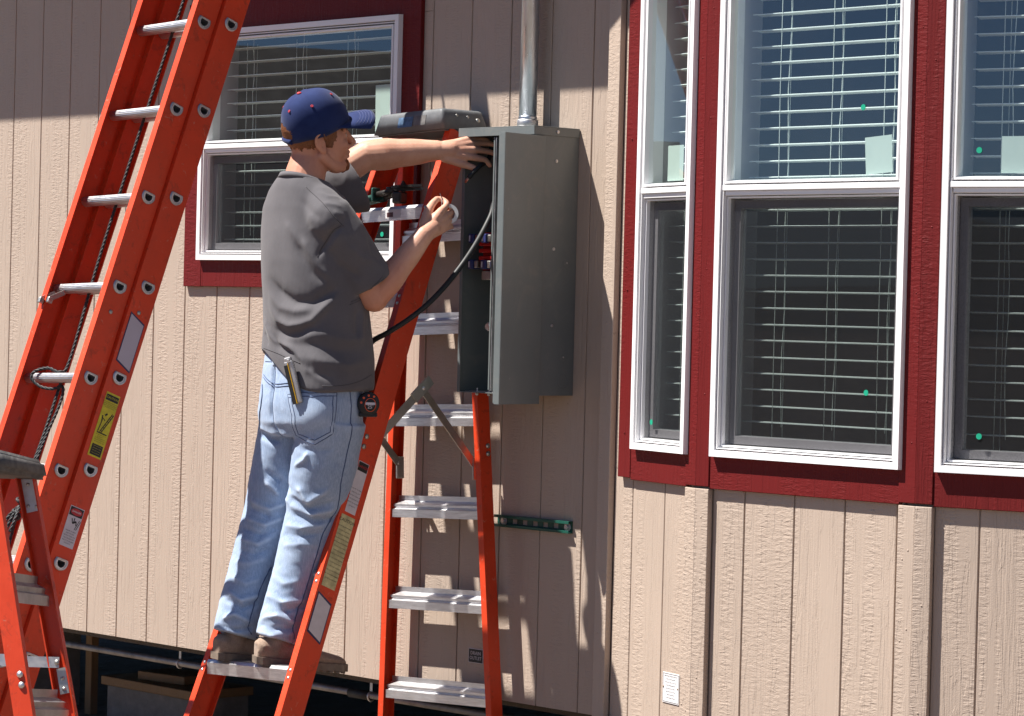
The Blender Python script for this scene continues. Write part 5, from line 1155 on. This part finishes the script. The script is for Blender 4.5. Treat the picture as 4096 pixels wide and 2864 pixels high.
for j in range(len(rows) - 1):
    for k in range(nt_):
        ang = 2 * math.pi * k / nt_
        if abs(ang - math.pi) < 0.36 and j > 15 and ((j - 15) / (len(rows) - 18)) > (abs(ang - math.pi) / 0.36) ** 2 * 0.9: continue     # opening at the back
        fs.append((j * nt_ + k, j * nt_ + (k + 1) % nt_, (j + 1) * nt_ + (k + 1) % nt_, (j + 1) * nt_ + k))
for k in range(nt_): fs.append((k, (k + 1) % nt_, len(vs) - 1))
mb.add(vs, fs, True); hat_me = mb.mesh('cap')
bm = bmesh.new(); bm.from_mesh(hat_me); bmesh.ops.recalc_face_normals(bm, faces=bm.faces[:]); bm.to_mesh(hat_me); bm.free()
def cc(th, ph): return tuple(CM @ cap_pt(th, ph))
folds(hat_me, [([cc(R(a), 0.12), cc(R(a), 0.5), cc(R(a), 0.98)], 0.0035, -0.0016) for a in (28, 90, 150, 210, 270, 332)] +
      [([cc(R(-70), 0.14), cc(R(-62), 0.5), cc(R(-40), 0.85)], 0.010, 0.0065), ([cc(R(-95), 0.22), cc(R(-78), 0.52), cc(R(-58), 0.75)], 0.009, -0.0055), ([cc(R(-170), 0.86), cc(R(-140), 0.90), cc(R(-110), 0.92)], 0.008, 0.004), ([cc(R(-165), 0.95), cc(R(-140), 0.97)], 0.006, -0.003)])
hat = link('cap', hat_me, 'cap_blue', person)
mb = MB(); nb_, nl = 25, 9; top = []; bot = []
for j in range(nl):
    q = j / (nl - 1)
    for k in range(nb_):
        s = -1 + 2 * k / (nb_ - 1); th = s * 1.12; b0 = cap_pt(th, 1.0) + V(0, 0, -0.010)
        tipx = 0.200 - 0.040 * abs(s) ** 2.4; tip = V(tipx, 0.083 * math.sin(s * 1.45), -0.018 - 0.034 * s * s)
        p = b0.lerp(tip, q); p.z -= 0.006 * math.sin(q * math.pi) * (1 - s * s) * -1; top.append(CM @ p); bot.append(CM @ (p + V(0, 0, -0.0032)))
N0 = len(top); fs = []
for j in range(nl - 1):
    for k in range(nb_ - 1): a = j * nb_ + k; fs += [(a, a + 1, a + nb_ + 1, a + nb_), (N0 + a, N0 + a + nb_, N0 + a + nb_ + 1, N0 + a + 1)]
for k in range(nb_ - 1): a = (nl - 1) * nb_ + k; fs.append((a, a + 1, N0 + a + 1, N0 + a))
for j in range(nl - 1):
    for a in (j * nb_, j * nb_ + nb_ - 1): fs.append((a, a + nb_, N0 + a + nb_, N0 + a))
mb.add(top + bot, fs, True); brim = mb.build('brim', 'cap_blue', hat)
for q in (0.45, 0.56, 0.67, 0.78, 0.89):
    j = q * (nl - 1); j0 = int(j); tt = j - j0; pts = [top[j0 * nb_ + k].lerp(top[(j0 + 1) * nb_ + k], tt) + V(0, 0, 0.0006) for k in range(2, nb_ - 2)]
    mb = MB(); mb.tube(pts, 0.0006, 4); mb.build('stitching', 'thread', brim)
mb = MB(); mb.ball(CM @ (cap_pt(0, 0.0) + V(-0.0, 0, 0.001)), 0.0085, 14, HM.to_3x3() @ Matrix.Diagonal((1, 1, 0.6))); mb.build('button', 'cap_red', hat)
for a in (-30, -88, -146, 30, 92, 150):
    c = cap_pt(R(a), 0.52); n = (cap_pt(R(a), 0.52, 0.01) - c).normalized(); e1 = n.orthogonal().normalized(); e2 = n.cross(e1)
    mb = MB(); mb.tube([CM @ (c + n * 0.002 + (e1 * math.cos(t) + e2 * math.sin(t)) * 0.0034) for t in [2 * math.pi * i / 12 for i in range(12)]], 0.0014, 6, closed=True); mb.build('eyelet', 'cap_red', hat)
mb = MB(); mb.tube([CM @ (cap_pt(math.pi + a, 1.0, 0.001) + V(0, 0, -0.014)) for a in [-0.45 + 0.9 * i / 10 for i in range(11)]], 0.009, 8); mb.build('strap', 'cap_blue', hat)

# ---------------------------------------------------------------- T-shirt
mb = MB()
T = lambda x, y, z, rx, ry, tx=0.0: (pw((x, y, z)), V(rx, tx, 0), V(0, ry, 0))
loft(mb, [T(2.920, -0.790, 1.752, 0.083, 0.078), T(2.918, -0.785, 1.735, 0.104, 0.090), T(2.916, -0.780, 1.705, 0.142, 0.105), T(2.915, -0.770, 1.655, 0.178, 0.122), T(2.918, -0.760, 1.58, 0.190, 0.136), T(2.922, -0.752, 1.48, 0.194, 0.145), T(2.926, -0.742, 1.36, 0.194, 0.148), T(2.93, -0.732, 1.25, 0.198, 0.154), T(2.932, -0.728, 1.16, 0.206, 0.160), T(2.934, -0.730, 1.075, 0.208, 0.162), T(2.936, -0.732, 1.060, 0.206, 0.160)], 48, 2.25)
HR = ER + (SR - ER) * 0.14 + V(0.0, 0.012, 0.012)      # sleeve hem centre
chain(mb, [pw((2.96, -0.79, 1.678)), pw((3.01, -0.795, 1.660)), pw(SR + V(-0.012, 0.0, -0.006))], [0.066, 0.074, 0.080]); 
ds = (HR - SR).normalized()
loft(mb, [(pw(SR + V(-0.02, -0.005, 0.03)), ds.orthogonal().normalized() * 0.07, ds.cross(ds.orthogonal()).normalized() * 0.07), (pw(SR.lerp(HR, 0.25)), ds.orthogonal().normalized() * 0.078, ds.cross(ds.orthogonal()).normalized() * 0.078), (pw(SR.lerp(HR, 0.7)), ds.orthogonal().normalized() * 0.076, ds.cross(ds.orthogonal()).normalized() * 0.076), (pw(HR), ds.orthogonal().normalized() * 0.079, ds.cross(ds.orthogonal()).normalized() * 0.079)], 28, 2.0)
HL = SL.lerp(EL, 0.84); dl = (EL - SL).normalized()
loft(mb, [(pw(SL - dl * 0.03), dl.orthogonal().normalized() * 0.078, dl.cross(dl.orthogonal()).normalized() * 0.078), (pw(SL.lerp(EL, 0.3)), dl.orthogonal().normalized() * 0.082, dl.cross(dl.orthogonal()).normalized() * 0.082), (pw(HL), dl.orthogonal().normalized() * 0.094, dl.cross(dl.orthogonal()).normalized() * 0.094)], 28, 2.0)
chain(mb, [pw((2.875, -0.775, 1.690)), pw((2.82, -0.74, 1.70)), pw(SL)], [0.064, 0.072, 0.078])
shirt_me = fuse('t_shirt', mb, 0.0046, 14)
# hem height varies round the body: ridden up at the back left, low on the right hip
v = co(shirt_me).astype(float); ang = np.arctan2(v[:, 1] - (-0.73 - PB0.y), v[:, 0] - (2.93 - PB0.x)); low = np.clip((1.28 - PB0.z - v[:, 2]) / 0.22, 0, 1)
rise = 0.125 * np.exp(-((np.angle(np.exp(1j * (ang - R(-135)))) / 0.95) ** 2)) - 0.012 * np.exp(-((np.angle(np.exp(1j * (ang - R(-45)))) / 0.5) ** 2))
body_part = (np.hypot(v[:, 0] - (2.93 - PB0.x), v[:, 1] - (-0.73 - PB0.y)) < 0.33)
v[:, 2] += rise * low * body_part; setco(shirt_me, v)
RAW_shirt_me = shirt_me.copy()
v = co(shirt_me).astype(float); up = np.clip((v[:, 2] - (1.64 - PB0.z)) / 0.08, 0, 1); core = np.exp(-((v[:, 0] - 0.08) / 0.14) ** 2); v[:, 2] += -0.30 * (v[:, 1] - (-0.79 - PB0.y)) * up * core; setco(shirt_me, v)
folds(shirt_me, [(p_, w_, a_ * 1.1) for p_, w_, a_ in D_SHIRT]); relax(shirt_me, 5)
v = co(shirt_me).astype(float); n_ = no(shirt_me).astype(float); setco(shirt_me, v + n_ * (sm_noise(v * np.array([1, 1, 0.55]), 30, 11) * 0.0011 + sm_noise(v, 80, 12) * 0.0003)[:, None])
shirt = link('t_shirt', shirt_me, 'shirt', person)

# ---------------------------------------------------------------- jeans
mb = MB()
loft(mb, [T(2.922, -0.738, 1.185, 0.178, 0.132), T(2.922, -0.742, 1.10, 0.186, 0.140), T(2.926, -0.745, 1.02, 0.193, 0.148), T(2.926, -0.748, 0.95, 0.188, 0.142), T(2.926, -0.748, 0.905, 0.150, 0.116)], 48, 2.3)
for s in (-1, 1): mb.ball(pw((2.928 + s * 0.086, -0.792, 0.985)), 0.1, 20, Matrix.Diagonal((0.98, 0.86, 1.0)))
LEGR = [((3.020, -0.738, 0.965), 0.112), ((2.998, -0.746, 0.82), 0.106), ((2.970, -0.758, 0.64), 0.094), ((2.962, -0.803, 0.47), 0.087), ((2.956, -0.852, 0.33), 0.080), ((2.952, -0.884, 0.238), 0.076)]
LEGL = [((2.832, -0.740, 0.965), 0.110), ((2.800, -0.752, 0.82), 0.103), ((2.764, -0.774, 0.64), 0.091), ((2.750, -0.822, 0.47), 0.084), ((2.745, -0.870, 0.33), 0.078), ((2.742, -0.897, 0.236), 0.074)]
for L_ in (LEGR, LEGL):
    ss = []
    for i, (c, r) in enumerate(L_):
        a = V(*L_[max(0, i - 1)][0]); b = V(*L_[min(len(L_) - 1, i + 1)][0]); d = (b - a).normalized()
        e1 = (V(1, 0, 0) - d * d.x).normalized(); e2 = d.cross(e1); ss.append((pw(c), e1 * r * 0.96, e2 * r * 1.06))
    loft(mb, ss, 32, 2.1)
jeans_me = fuse('jeans', mb, 0.0046, 12)
RAW_jeans_me = jeans_me.copy()
folds(jeans_me, [(p_, w_ * 0.9, a_ * 1.5) for p_, w_, a_ in D_JEANS]); relax(jeans_me, 3)
v = co(jeans_me).astype(float); n_ = no(jeans_me).astype(float); setco(jeans_me, v + n_ * (sm_noise(v * np.array([0.8, 0.8, 1.25]), 40, 21) * 0.0016 + sm_noise(v, 95, 22) * 0.0006)[:, None])
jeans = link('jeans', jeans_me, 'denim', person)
JB = BVHTree.FromPolygons([tuple(v.co) for v in jeans_me.vertices], [tuple(p.vertices) for p in jeans_me.polygons])
SB = BVHTree.FromPolygons([tuple(v.co) for v in shirt_me.vertices], [tuple(p.vertices) for p in shirt_me.polygons])
def drape(bvh, p, off):
    q, n, i, d = bvh.find_nearest(Vector(p)); return q + n * off
def seam(name, bvh, pts, r, mat, par, off=0.0006, world=True, sub=8):
    P_ = smooth_path([pw(p) if world else Vector(p) for p in pts], sub); mb = MB(); mb.tube([drape(bvh, p, off) for p in P_], r, 6); return mb.build(name, mat, par)

# ---------------------------------------------------------------- boots
def boot(heel, d, zb, name='boot'):
    d = V(d[0], d[1], -0.10).normalized(); s = d.cross(V(0, 0, 1)).normalized(); h = V(heel[0], heel[1], zb); mb = MB()
    st_ = [(0.000, 0.028, 0.018, 0.050), (0.018, 0.036, 0.018, 0.062), (0.06, 0.039, 0.018, 0.066), (0.11, 0.040, 0.018, 0.062), (0.16, 0.044, 0.018, 0.052), (0.21, 0.049, 0.018, 0.040), (0.255, 0.047, 0.019, 0.032), (0.288, 0.037, 0.021, 0.024), (0.304, 0.020, 0.023, 0.014)]
    loft(mb, [(pw(h + d * x + V(0, 0, z0 + hh * 0.5)), s * w, V(0, 0, hh * 0.62)) for x, w, z0, hh in st_], 24, 2.5)
    chain(mb, [pw(h + d * 0.066 + V(0, 0, 0.055)), pw(h + d * 0.076 + V(0, 0, 0.085)), pw(h + d * 0.084 + V(0, 0, 0.118))], [0.043, 0.042, 0.040])
    me = fuse(name, mb, 0.0045, 6)
    zc = zb - PB0.z
    rim = [pw(h + d * x + s * w * sg + V(0, 0, 0.055 + 0.012 * math.sin(x * 22))) for sg in (-1, 1) for x, w in ((0.0, 0.02), (0.05, 0.042), (0.11, 0.044))]
    folds(me, [([tuple(pw(h + d * 0.10 + s * 0.05 + V(0, 0, 0.045))), tuple(pw(h + d * 0.03 + s * 0.045 + V(0, 0, 0.060))), tuple(pw(h - d * 0.005 + V(0, 0, 0.068))), tuple(pw(h + d * 0.03 - s * 0.045 + V(0, 0, 0.060)))], 0.006, 0.0035),
               ([tuple(pw(h + d * 0.11 + s * 0.05 + V(0, 0, 0.085))), tuple(pw(h + d * 0.02 + s * 0.03 + V(0, 0, 0.105))), tuple(pw(h + d * 0.02 - s * 0.03 + V(0, 0, 0.105)))], 0.006, -0.003),
               ([tuple(pw(h + d * 0.16 + s * 0.05 + V(0, 0, 0.02))), tuple(pw(h + d * 0.175 + s * 0.03 + V(0, 0, 0.07))), tuple(pw(h + d * 0.18 + V(0, 0, 0.075)))], 0.005, -0.003)])
    o = link(name, me, 'suede', person)
    ms = MB(); sec_ = [(-0.004, 0.030), (0.015, 0.039), (0.06, 0.042), (0.11, 0.042), (0.16, 0.046), (0.21, 0.052), (0.255, 0.050), (0.29, 0.040), (0.310, 0.020)]
    top_ = [pw(h + d * x + s * w + V(0, 0, 0.026)) for x, w in sec_] + [pw(h + d * x - s * w + V(0, 0, 0.026)) for x, w in sec_[::-1]]
    bo = [p + V(0, 0, -0.024) for p in top_]; n = len(top_)
    ms.add(top_ + bo, [tuple(range(n)), tuple(range(2 * n - 1, n - 1, -1))] + [(i, (i + 1) % n, n + (i + 1) % n, n + i) for i in range(n)]); so = ms.build('sole', 'sole', o)
    for i in range(9):
        x = 0.10 + i * 0.023; ms = MB(); w = 0.050 if x < 0.27 else 0.036; q = Matrix(((d.x, s.x, 0, 0), (d.y, s.y, 0, 0), (d.z, 0, 1, 0), (0, 0, 0, 1)))
        ms.box((x, -w, -0.004), (x + 0.012, w, 0.0015), PT @ Matrix.Translation(h) @ q); ms.build('tread', 'sole', so)
    return o
boot((2.935, -0.962), (0.40, 0.917), 0.166); boot((2.725, -0.965), (0.22, 0.975), 0.158)


# ---------------------------------------------------------------- garment details
def lseam(name, bvh, pts, r, mat, par, off=0.0004, sub=6):
    P_ = smooth_path([Vector(p) for p in pts], sub); mb = MB(); mb.tube([drape(bvh, p, off) for p in P_], r, 6); return mb.build(name, mat, par)
cpts = []
for i in range(40):
    a = 2 * math.pi * i / 40; x, y = 2.921 + 0.084 * math.cos(a), -0.790 + 0.082 * math.sin(a); cpts.append(pw((x, y, 1.743 - 0.34 * (y + 0.79))))
mb = MB(); n = 40
inn = [c + V(-0.006 * math.cos(2 * math.pi * i / n), -0.006 * math.sin(2 * math.pi * i / n), 0.004) for i, c in enumerate(cpts)]
mid = [c + V(0.003 * math.cos(2 * math.pi * i / n), 0.003 * math.sin(2 * math.pi * i / n), 0.004) for i, c in enumerate(cpts)]
out = [c + V(0.011 * math.cos(2 * math.pi * i / n), 0.011 * math.sin(2 * math.pi * i / n), -0.012) for i, c in enumerate(cpts)]
low = [c + V(0.002 * math.cos(2 * math.pi * i / n), 0.002 * math.sin(2 * math.pi * i / n), -0.014) for i, c in enumerate(cpts)]
mb.add(inn + mid + out + low, [(j * n + i, j * n + (i + 1) % n, ((j + 1) % 4) * n + (i + 1) % n, ((j + 1) % 4) * n + i) for j in range(4) for i in range(n)], True)
mb.build('collar', 'shirt', shirt)
for q in D_SEAM: lseam('seam', SB, q[0], 0.0013, 'shirt_seam', shirt)
for i, q in enumerate(D_JSEAM): lseam('seam', JB, q[0][5:] if i == 1 else q[0], 0.0021 if i < 3 else 0.0017, 'denim_seam', jeans)
# right back pocket: a patch of denim lying on the seat, with double stitching
def lerp(a, b, t): return Vector(a).lerp(Vector(b), t)
def poly_at(pts, t):
    pts = [Vector(p) for p in pts]; k = min(int(t * (len(pts) - 1)), len(pts) - 2); return pts[k].lerp(pts[k + 1], t * (len(pts) - 1) - k)
Lf, Rt, bm_ = D_POCKET[1][0], D_POCKET[4][0], Vector(D_POCKET[2][0][1]); nx_, ny_ = 15, 15; g_ = []
for j in range(ny_):
    t = j / (ny_ - 1); a, b = poly_at(Lf, t), poly_at(Rt, t); drop = (bm_ - (Vector(Lf[-1]) + Vector(Rt[-1])) / 2)
    for i in range(nx_):
        s = i / (nx_ - 1); p = a.lerp(b, s) + drop * t * (1 - abs(2 * s - 1)); e = min(i, nx_ - 1 - i, j + 1, ny_ - 1 - j)
        g_.append(drape(JB, p, 0.0006 if e == 0 else 0.0030))
mb = MB(); mb.add(g_, [(j * nx_ + i, j * nx_ + i + 1, (j + 1) * nx_ + i + 1, (j + 1) * nx_ + i) for j in range(ny_ - 1) for i in range(nx_ - 1)], True)
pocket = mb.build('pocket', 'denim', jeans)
PKB = BVHTree.FromPolygons(g_, [(j * nx_ + i, j * nx_ + i + 1, (j + 1) * nx_ + i + 1, (j + 1) * nx_ + i) for j in range(ny_ - 1) for i in range(nx_ - 1)])
def pk(s, t): a, b = poly_at(Lf, t), poly_at(Rt, t); drop = (bm_ - (Vector(Lf[-1]) + Vector(Rt[-1])) / 2); return a.lerp(b, s) + drop * t * (1 - abs(2 * s - 1))
for path in ([(0.04, 0.03), (0.04, 0.5), (0.05, 0.95), (0.5, 0.96), (0.95, 0.95), (0.96, 0.5), (0.96, 0.03)], [(0.12, 0.10), (0.12, 0.5), (0.12, 0.88), (0.5, 0.885), (0.88, 0.88), (0.88, 0.5), (0.88, 0.10)], [(0.04, 0.025), (0.5, 0.025), (0.96, 0.025)], [(0.05, 0.10), (0.5, 0.10), (0.95, 0.10)]):
    pts = []
    for (a, b), (c, d) in zip(path[:-1], path[1:]): pts += [pk(a + (c - a) * k / 8, b + (d - b) * k / 8) for k in range(8)]
    pts.append(pk(*path[-1])); mb = MB(); mb.tube([drape(PKB, p, 0.0006) for p in pts], 0.0020, 5); mb.build('stitching', 'denim_seam', pocket)
lseam('pocket_edge', JB, D_LPOCKET[0][0], 0.0022, 'denim_seam', jeans, 0.001)
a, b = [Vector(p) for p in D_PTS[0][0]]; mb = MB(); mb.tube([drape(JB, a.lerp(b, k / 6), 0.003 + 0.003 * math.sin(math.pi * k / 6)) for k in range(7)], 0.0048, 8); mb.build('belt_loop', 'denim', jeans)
q = drape(JB, D_PTS[2][0][0], 0.001); mb = MB(); mb.ball(q, 0.0048, 10); mb.build('rivet', 'copper', jeans)
# worn spot with frayed threads behind the right knee
wear_highlight = drape(JB, Vector((2.955, -0.90, 0.46)) - PB0, 0.001)

# ---------------------------------------------------------------- things the person carries
a, b, c = [Vector(p) for p in D_PTS[1][0]]
q0, q1 = drape(JB, c, 0.004), drape(JB, a, 0.016); ax = (V(-0.02, -0.018, 0.10)).normalized(); q1 = q0 + ax * 0.118; nrm = JB.find_nearest(b)[1]; sd = nrm.cross(ax).normalized(); nrm = ax.cross(sd)
KM = Matrix(((sd.x, nrm.x, ax.x, 0), (sd.y, nrm.y, ax.y, 0), (sd.z, nrm.z, ax.z, 0), (0, 0, 0, 1)))
kn = thing('utility_knife', 'grey and black utility knife with a yellow line sticking out of the back pocket', 'knife', q0 + PB0); kn.rotation_euler = KM.to_euler()
kb = KM.determinant()
mb = MB(); mb.bbox((-0.017, 0.0, -0.03), (0.017, 0.016, 0.112), 0.005); mb.bbox((-0.013, 0.001, 0.108), (0.013, 0.015, 0.124), 0.004); mb.build('handle', 'alu_dull', kn)
gs = 1 if True else -1
mb = MB(); mb.bbox((0.001, 0.0155, -0.03), (0.0165, 0.0185, 0.100), 0.0015); mb.build('grip', 'black', kn)
mb = MB(); mb.bbox((-0.0025, 0.0155, -0.03), (0.0005, 0.0190, 0.104), 0.0008); mb.build('stripe', 'knife_yellow', kn)
mb = MB(); mb.bbox((-0.011, 0.016, 0.105), (0.000, 0.0195, 0.118), 0.002); mb.build('slider', 'alu', kn)

TM0 = V(3.128, -0.672, 1.022); tdir = V(0.80, -0.60, 0.05).normalized()
tm = thing('tape_measure', 'black and orange 25 foot tape measure clipped at the right hip', 'tape measure', TM0)
tu = V(0, 0, 1); tr_ = tu.cross(tdir).normalized(); tu = tdir.cross(tr_)
TMm = Matrix(((tr_.x, tu.x, tdir.x), (tr_.y, tu.y, tdir.y), (tr_.z, tu.z, tdir.z))); tm.rotation_euler = TMm.to_euler()
mb = MB(); prof = []
for i in range(32):
    an = 2 * math.pi * i / 32; x, y = math.cos(an), math.sin(an); rr = 0.037 * (1 + 0.10 * max(0, -y) * abs(x)); prof.append((rr * x, rr * y - (0.004 if y < -0.6 else 0)))
lay = [(-0.022, 0.86), (-0.017, 0.97), (0.0, 1.0), (0.014, 0.97), (0.020, 0.86)]
vs = [V(x * k, y * k, z) for z, k in lay for x, y in prof]; n = 32
mb.add(vs, [(j * n + i, j * n + (i + 1) % n, (j + 1) * n + (i + 1) % n, (j + 1) * n + i) for j in range(len(lay) - 1) for i in range(n)] + [tuple(range(n - 1, -1, -1)), tuple(range((len(lay) - 1) * n, len(lay) * n))], True)
mb.build('case', 'black', tm)
mb = MB(); mb.bbox((-0.030, -0.045, -0.016), (0.030, -0.030, 0.014), 0.004); mb.build('base', 'black', tm)
mb = MB(); mb.tube([V(0.006 + 0.0215 * math.cos(t) * 0.82, -0.006 + 0.0215 * math.sin(t), 0.0205) for t in [2 * math.pi * i / 28 for i in range(28)]], 0.0012, 6, closed=True); mb.build('ring', 'tm_orange', tm)
mb = MB(); mb.bbox((-0.010, -0.006, 0.0200), (0.022, 0.002, 0.0210), 0.0003); mb.build('band', 'label_white', tm)
vs, fs = text_mesh("25'", 0.016, Matrix.Translation((0.006, -0.013, 0.0212))); mb = MB(); mb.add(vs, fs); link('lettering', mb.mesh('lettering'), 'label_white', tm)
for an in (62, 98, 134, 170):
    mb = MB(); mb.cyl(V(0.004 + 0.0285 * math.cos(R(an)), -0.004 + 0.0285 * math.sin(R(an)), 0.0185), V(0.004 + 0.0285 * math.cos(R(an)), -0.004 + 0.0285 * math.sin(R(an)), 0.0205), 0.0038, 10); mb.build('dot', 'tm_orange', tm)
mb = MB(); mb.bbox((-0.010, -0.005, -0.028), (0.010, 0.030, -0.0225), 0.002); mb.build('clip', 'steel', tm)

# roll of white tape in the right hand
tc = V(3.190, -0.398, 1.651); tz = V(0.80, -0.58, 0.12).normalized(); tx = V(0, 0, 1).cross(tz).normalized(); ty = tz.cross(tx)
roll = thing('tape_roll', 'roll of white tape held in the right fist', 'tape', tc); roll.rotation_euler = Matrix(((tx.x, ty.x, tz.x), (tx.y, ty.y, tz.y), (tx.z, ty.z, tz.z))).to_euler()
mb = MB(); n = 40; pr = [(0.022, -0.009), (0.0335, -0.009), (0.0335, 0.009), (0.022, 0.009)]
vs = [V(r_ * math.cos(2 * math.pi * i / n), r_ * math.sin(2 * math.pi * i / n), z) for r_, z in pr for i in range(n)]
mb.add(vs, [(j * n + i, j * n + (i + 1) % n, ((j + 1) % 4) * n + (i + 1) % n, ((j + 1) % 4) * n + i) for j in range(4) for i in range(n)]); mb.build('roll', 'tape_white', roll)
mb = MB(); pts = [(-0.020, 0.026), (-0.022, 0.040), (-0.023, 0.052), (-0.026, 0.068)]; w0 = [0.009, 0.006, 0.003, 0.008]
vs = [V(x, y, -w) for (x, y), w in zip(pts, w0)] + [V(x - 0.004 * (w > 0.007), y, w) for (x, y), w in zip(pts, w0)]
vs += [p + V(0.0006, 0, 0) for p in vs]
fs = [(i, i + 1, 5 + i, 4 + i) for i in range(3)] + [(8 + i, 9 + i, 13 + i, 12 + i) for i in range(3)] + [(i, i + 1, 9 + i, 8 + i) for i in range(3)] + [(4 + i, 5 + i, 13 + i, 12 + i) for i in range(3)]
mb.add(vs, fs); mb.build('tape_end', 'tape_white', roll)

# ---------------------------------------------------------------- cables
cb = MB(); cb.tube(smooth_path([(3.25, -0.07, 1.93), (3.20, -0.10, 1.83), (3.152, -0.15, 1.709), (3.158, -0.18, 1.649), (3.172, -0.26, 1.549), (3.164, -0.34, 1.451), (3.145, -0.42, 1.365), (3.102, -0.48, 1.301), (3.049, -0.525, 1.254), (2.985, -0.552, 1.212), (2.93, -0.556, 1.12), (2.90, -0.565, 0.98), (2.89, -0.60, 0.86)], 8), 0.0092, 14)
tag(cb.build('power_cable', 'black'), 'thick black power cable curving out of the panel across the stepladder rail', 'cable')
wr = thing('wire', 'black wire with a stripped copper end held by the fingers in the panel', 'wire', (3.10, -0.2, 1.80)); wo = V(3.10, -0.2, 1.80)
mb = MB(); mb.tube([p - wo for p in smooth_path([V(3.083, -0.2135, 1.782), V(3.092, -0.207, 1.796), V(3.099, -0.178, 1.824), V(3.084, -0.125, 1.850), V(3.080, -0.105, 1.90), V(3.11, -0.09, 1.945)], 6)], 0.0080, 12); mb.build('insulation', 'black', wr)
for k in range(7):
    an = k * 1.047; off = V(math.cos(an), 0.3 * math.sin(an), math.sin(an)) * (0.0034 if k < 6 else 0); mb = MB(); mb.tube([V(3.0855, -0.2128, 1.785) - wo + off, V(3.0715, -0.2160, 1.769) - wo + off], 0.0021, 6); mb.build('strand', 'copper', wr)

# ---------------------------------------------------------------- cable cutter lying on the upper ladder step
cu = thing('cable_cutter', 'green handled cable cutter lying on the upper step of the stepladder', 'cutter', (2.75, -0.31, 1.72)); co_ = V(2.75, -0.31, 1.72)
def ct(name, pts, r, mat, n=12): mb = MB(); mb.tube([Vector(p) - co_ for p in pts], r, n); return mb.build(name, mat, cu)
ct('handle', [(2.628, -0.372, 1.688), (2.685, -0.340, 1.704), (2.722, -0.320, 1.716)], [0.0125, 0.0125, 0.0115], 'green_grip')
ct('handle', [(2.665, -0.300, 1.700), (2.705, -0.296, 1.706), (2.745, -0.292, 1.712)], [0.0115, 0.0115, 0.011], 'green_grip')
mb = MB(); mb.bbox((2.720, -0.338, 1.700), (2.730, -0.302, 1.748), 0.004, Matrix.Translation(-co_)); mb.build('guard', 'green_grip', cu)
ct('shank', [(2.726, -0.320, 1.724), (2.765, -0.310, 1.730), (2.80, -0.302, 1.742)], [0.010, 0.012, 0.011], 'cutter_iron')
ct('shank', [(2.742, -0.292, 1.713), (2.785, -0.296, 1.724), (2.81, -0.300, 1.738)], [0.010, 0.010, 0.011], 'cutter_iron')
mb = MB(); mb.bbox((2.770, -0.314, 1.739), (2.792, -0.296, 1.752), 0.004, Matrix.Translation(-co_)); mb.build('stop', 'cutter_iron', cu)
for dz, sg in ((0.0, 1), (-0.010, -1)):
    mb = MB(); prof = [(0.0, -0.016), (0.035, -0.024), (0.085, -0.020), (0.118, -0.006), (0.085, 0.004), (0.05, 0.006), (0.022, 0.014), (0.0, 0.012)]
    mb.prism([(x, y * sg) for x, y in prof], V(2.795, -0.300, 1.746 + dz) - co_, V(0.95, 0.30, 0.05), V(-0.30, 0.95, 0), V(0, 0, 0.009)); mb.build('jaw', 'cutter_iron', cu)
mb = MB(); mb.cyl(V(2.832, -0.288, 1.735) - co_, V(2.832, -0.288, 1.764) - co_, 0.010, 6); mb.ball(V(2.832, -0.288, 1.766) - co_, 0.007, 10); mb.build('pivot_bolt', 'cutter_iron', cu)
mb = MB(); mb.bbox((2.80, -0.312, 1.694), (2.845, -0.278, 1.734), 0.006, Matrix.Translation(-co_)); mb.build('ratchet', 'cutter_iron', cu)
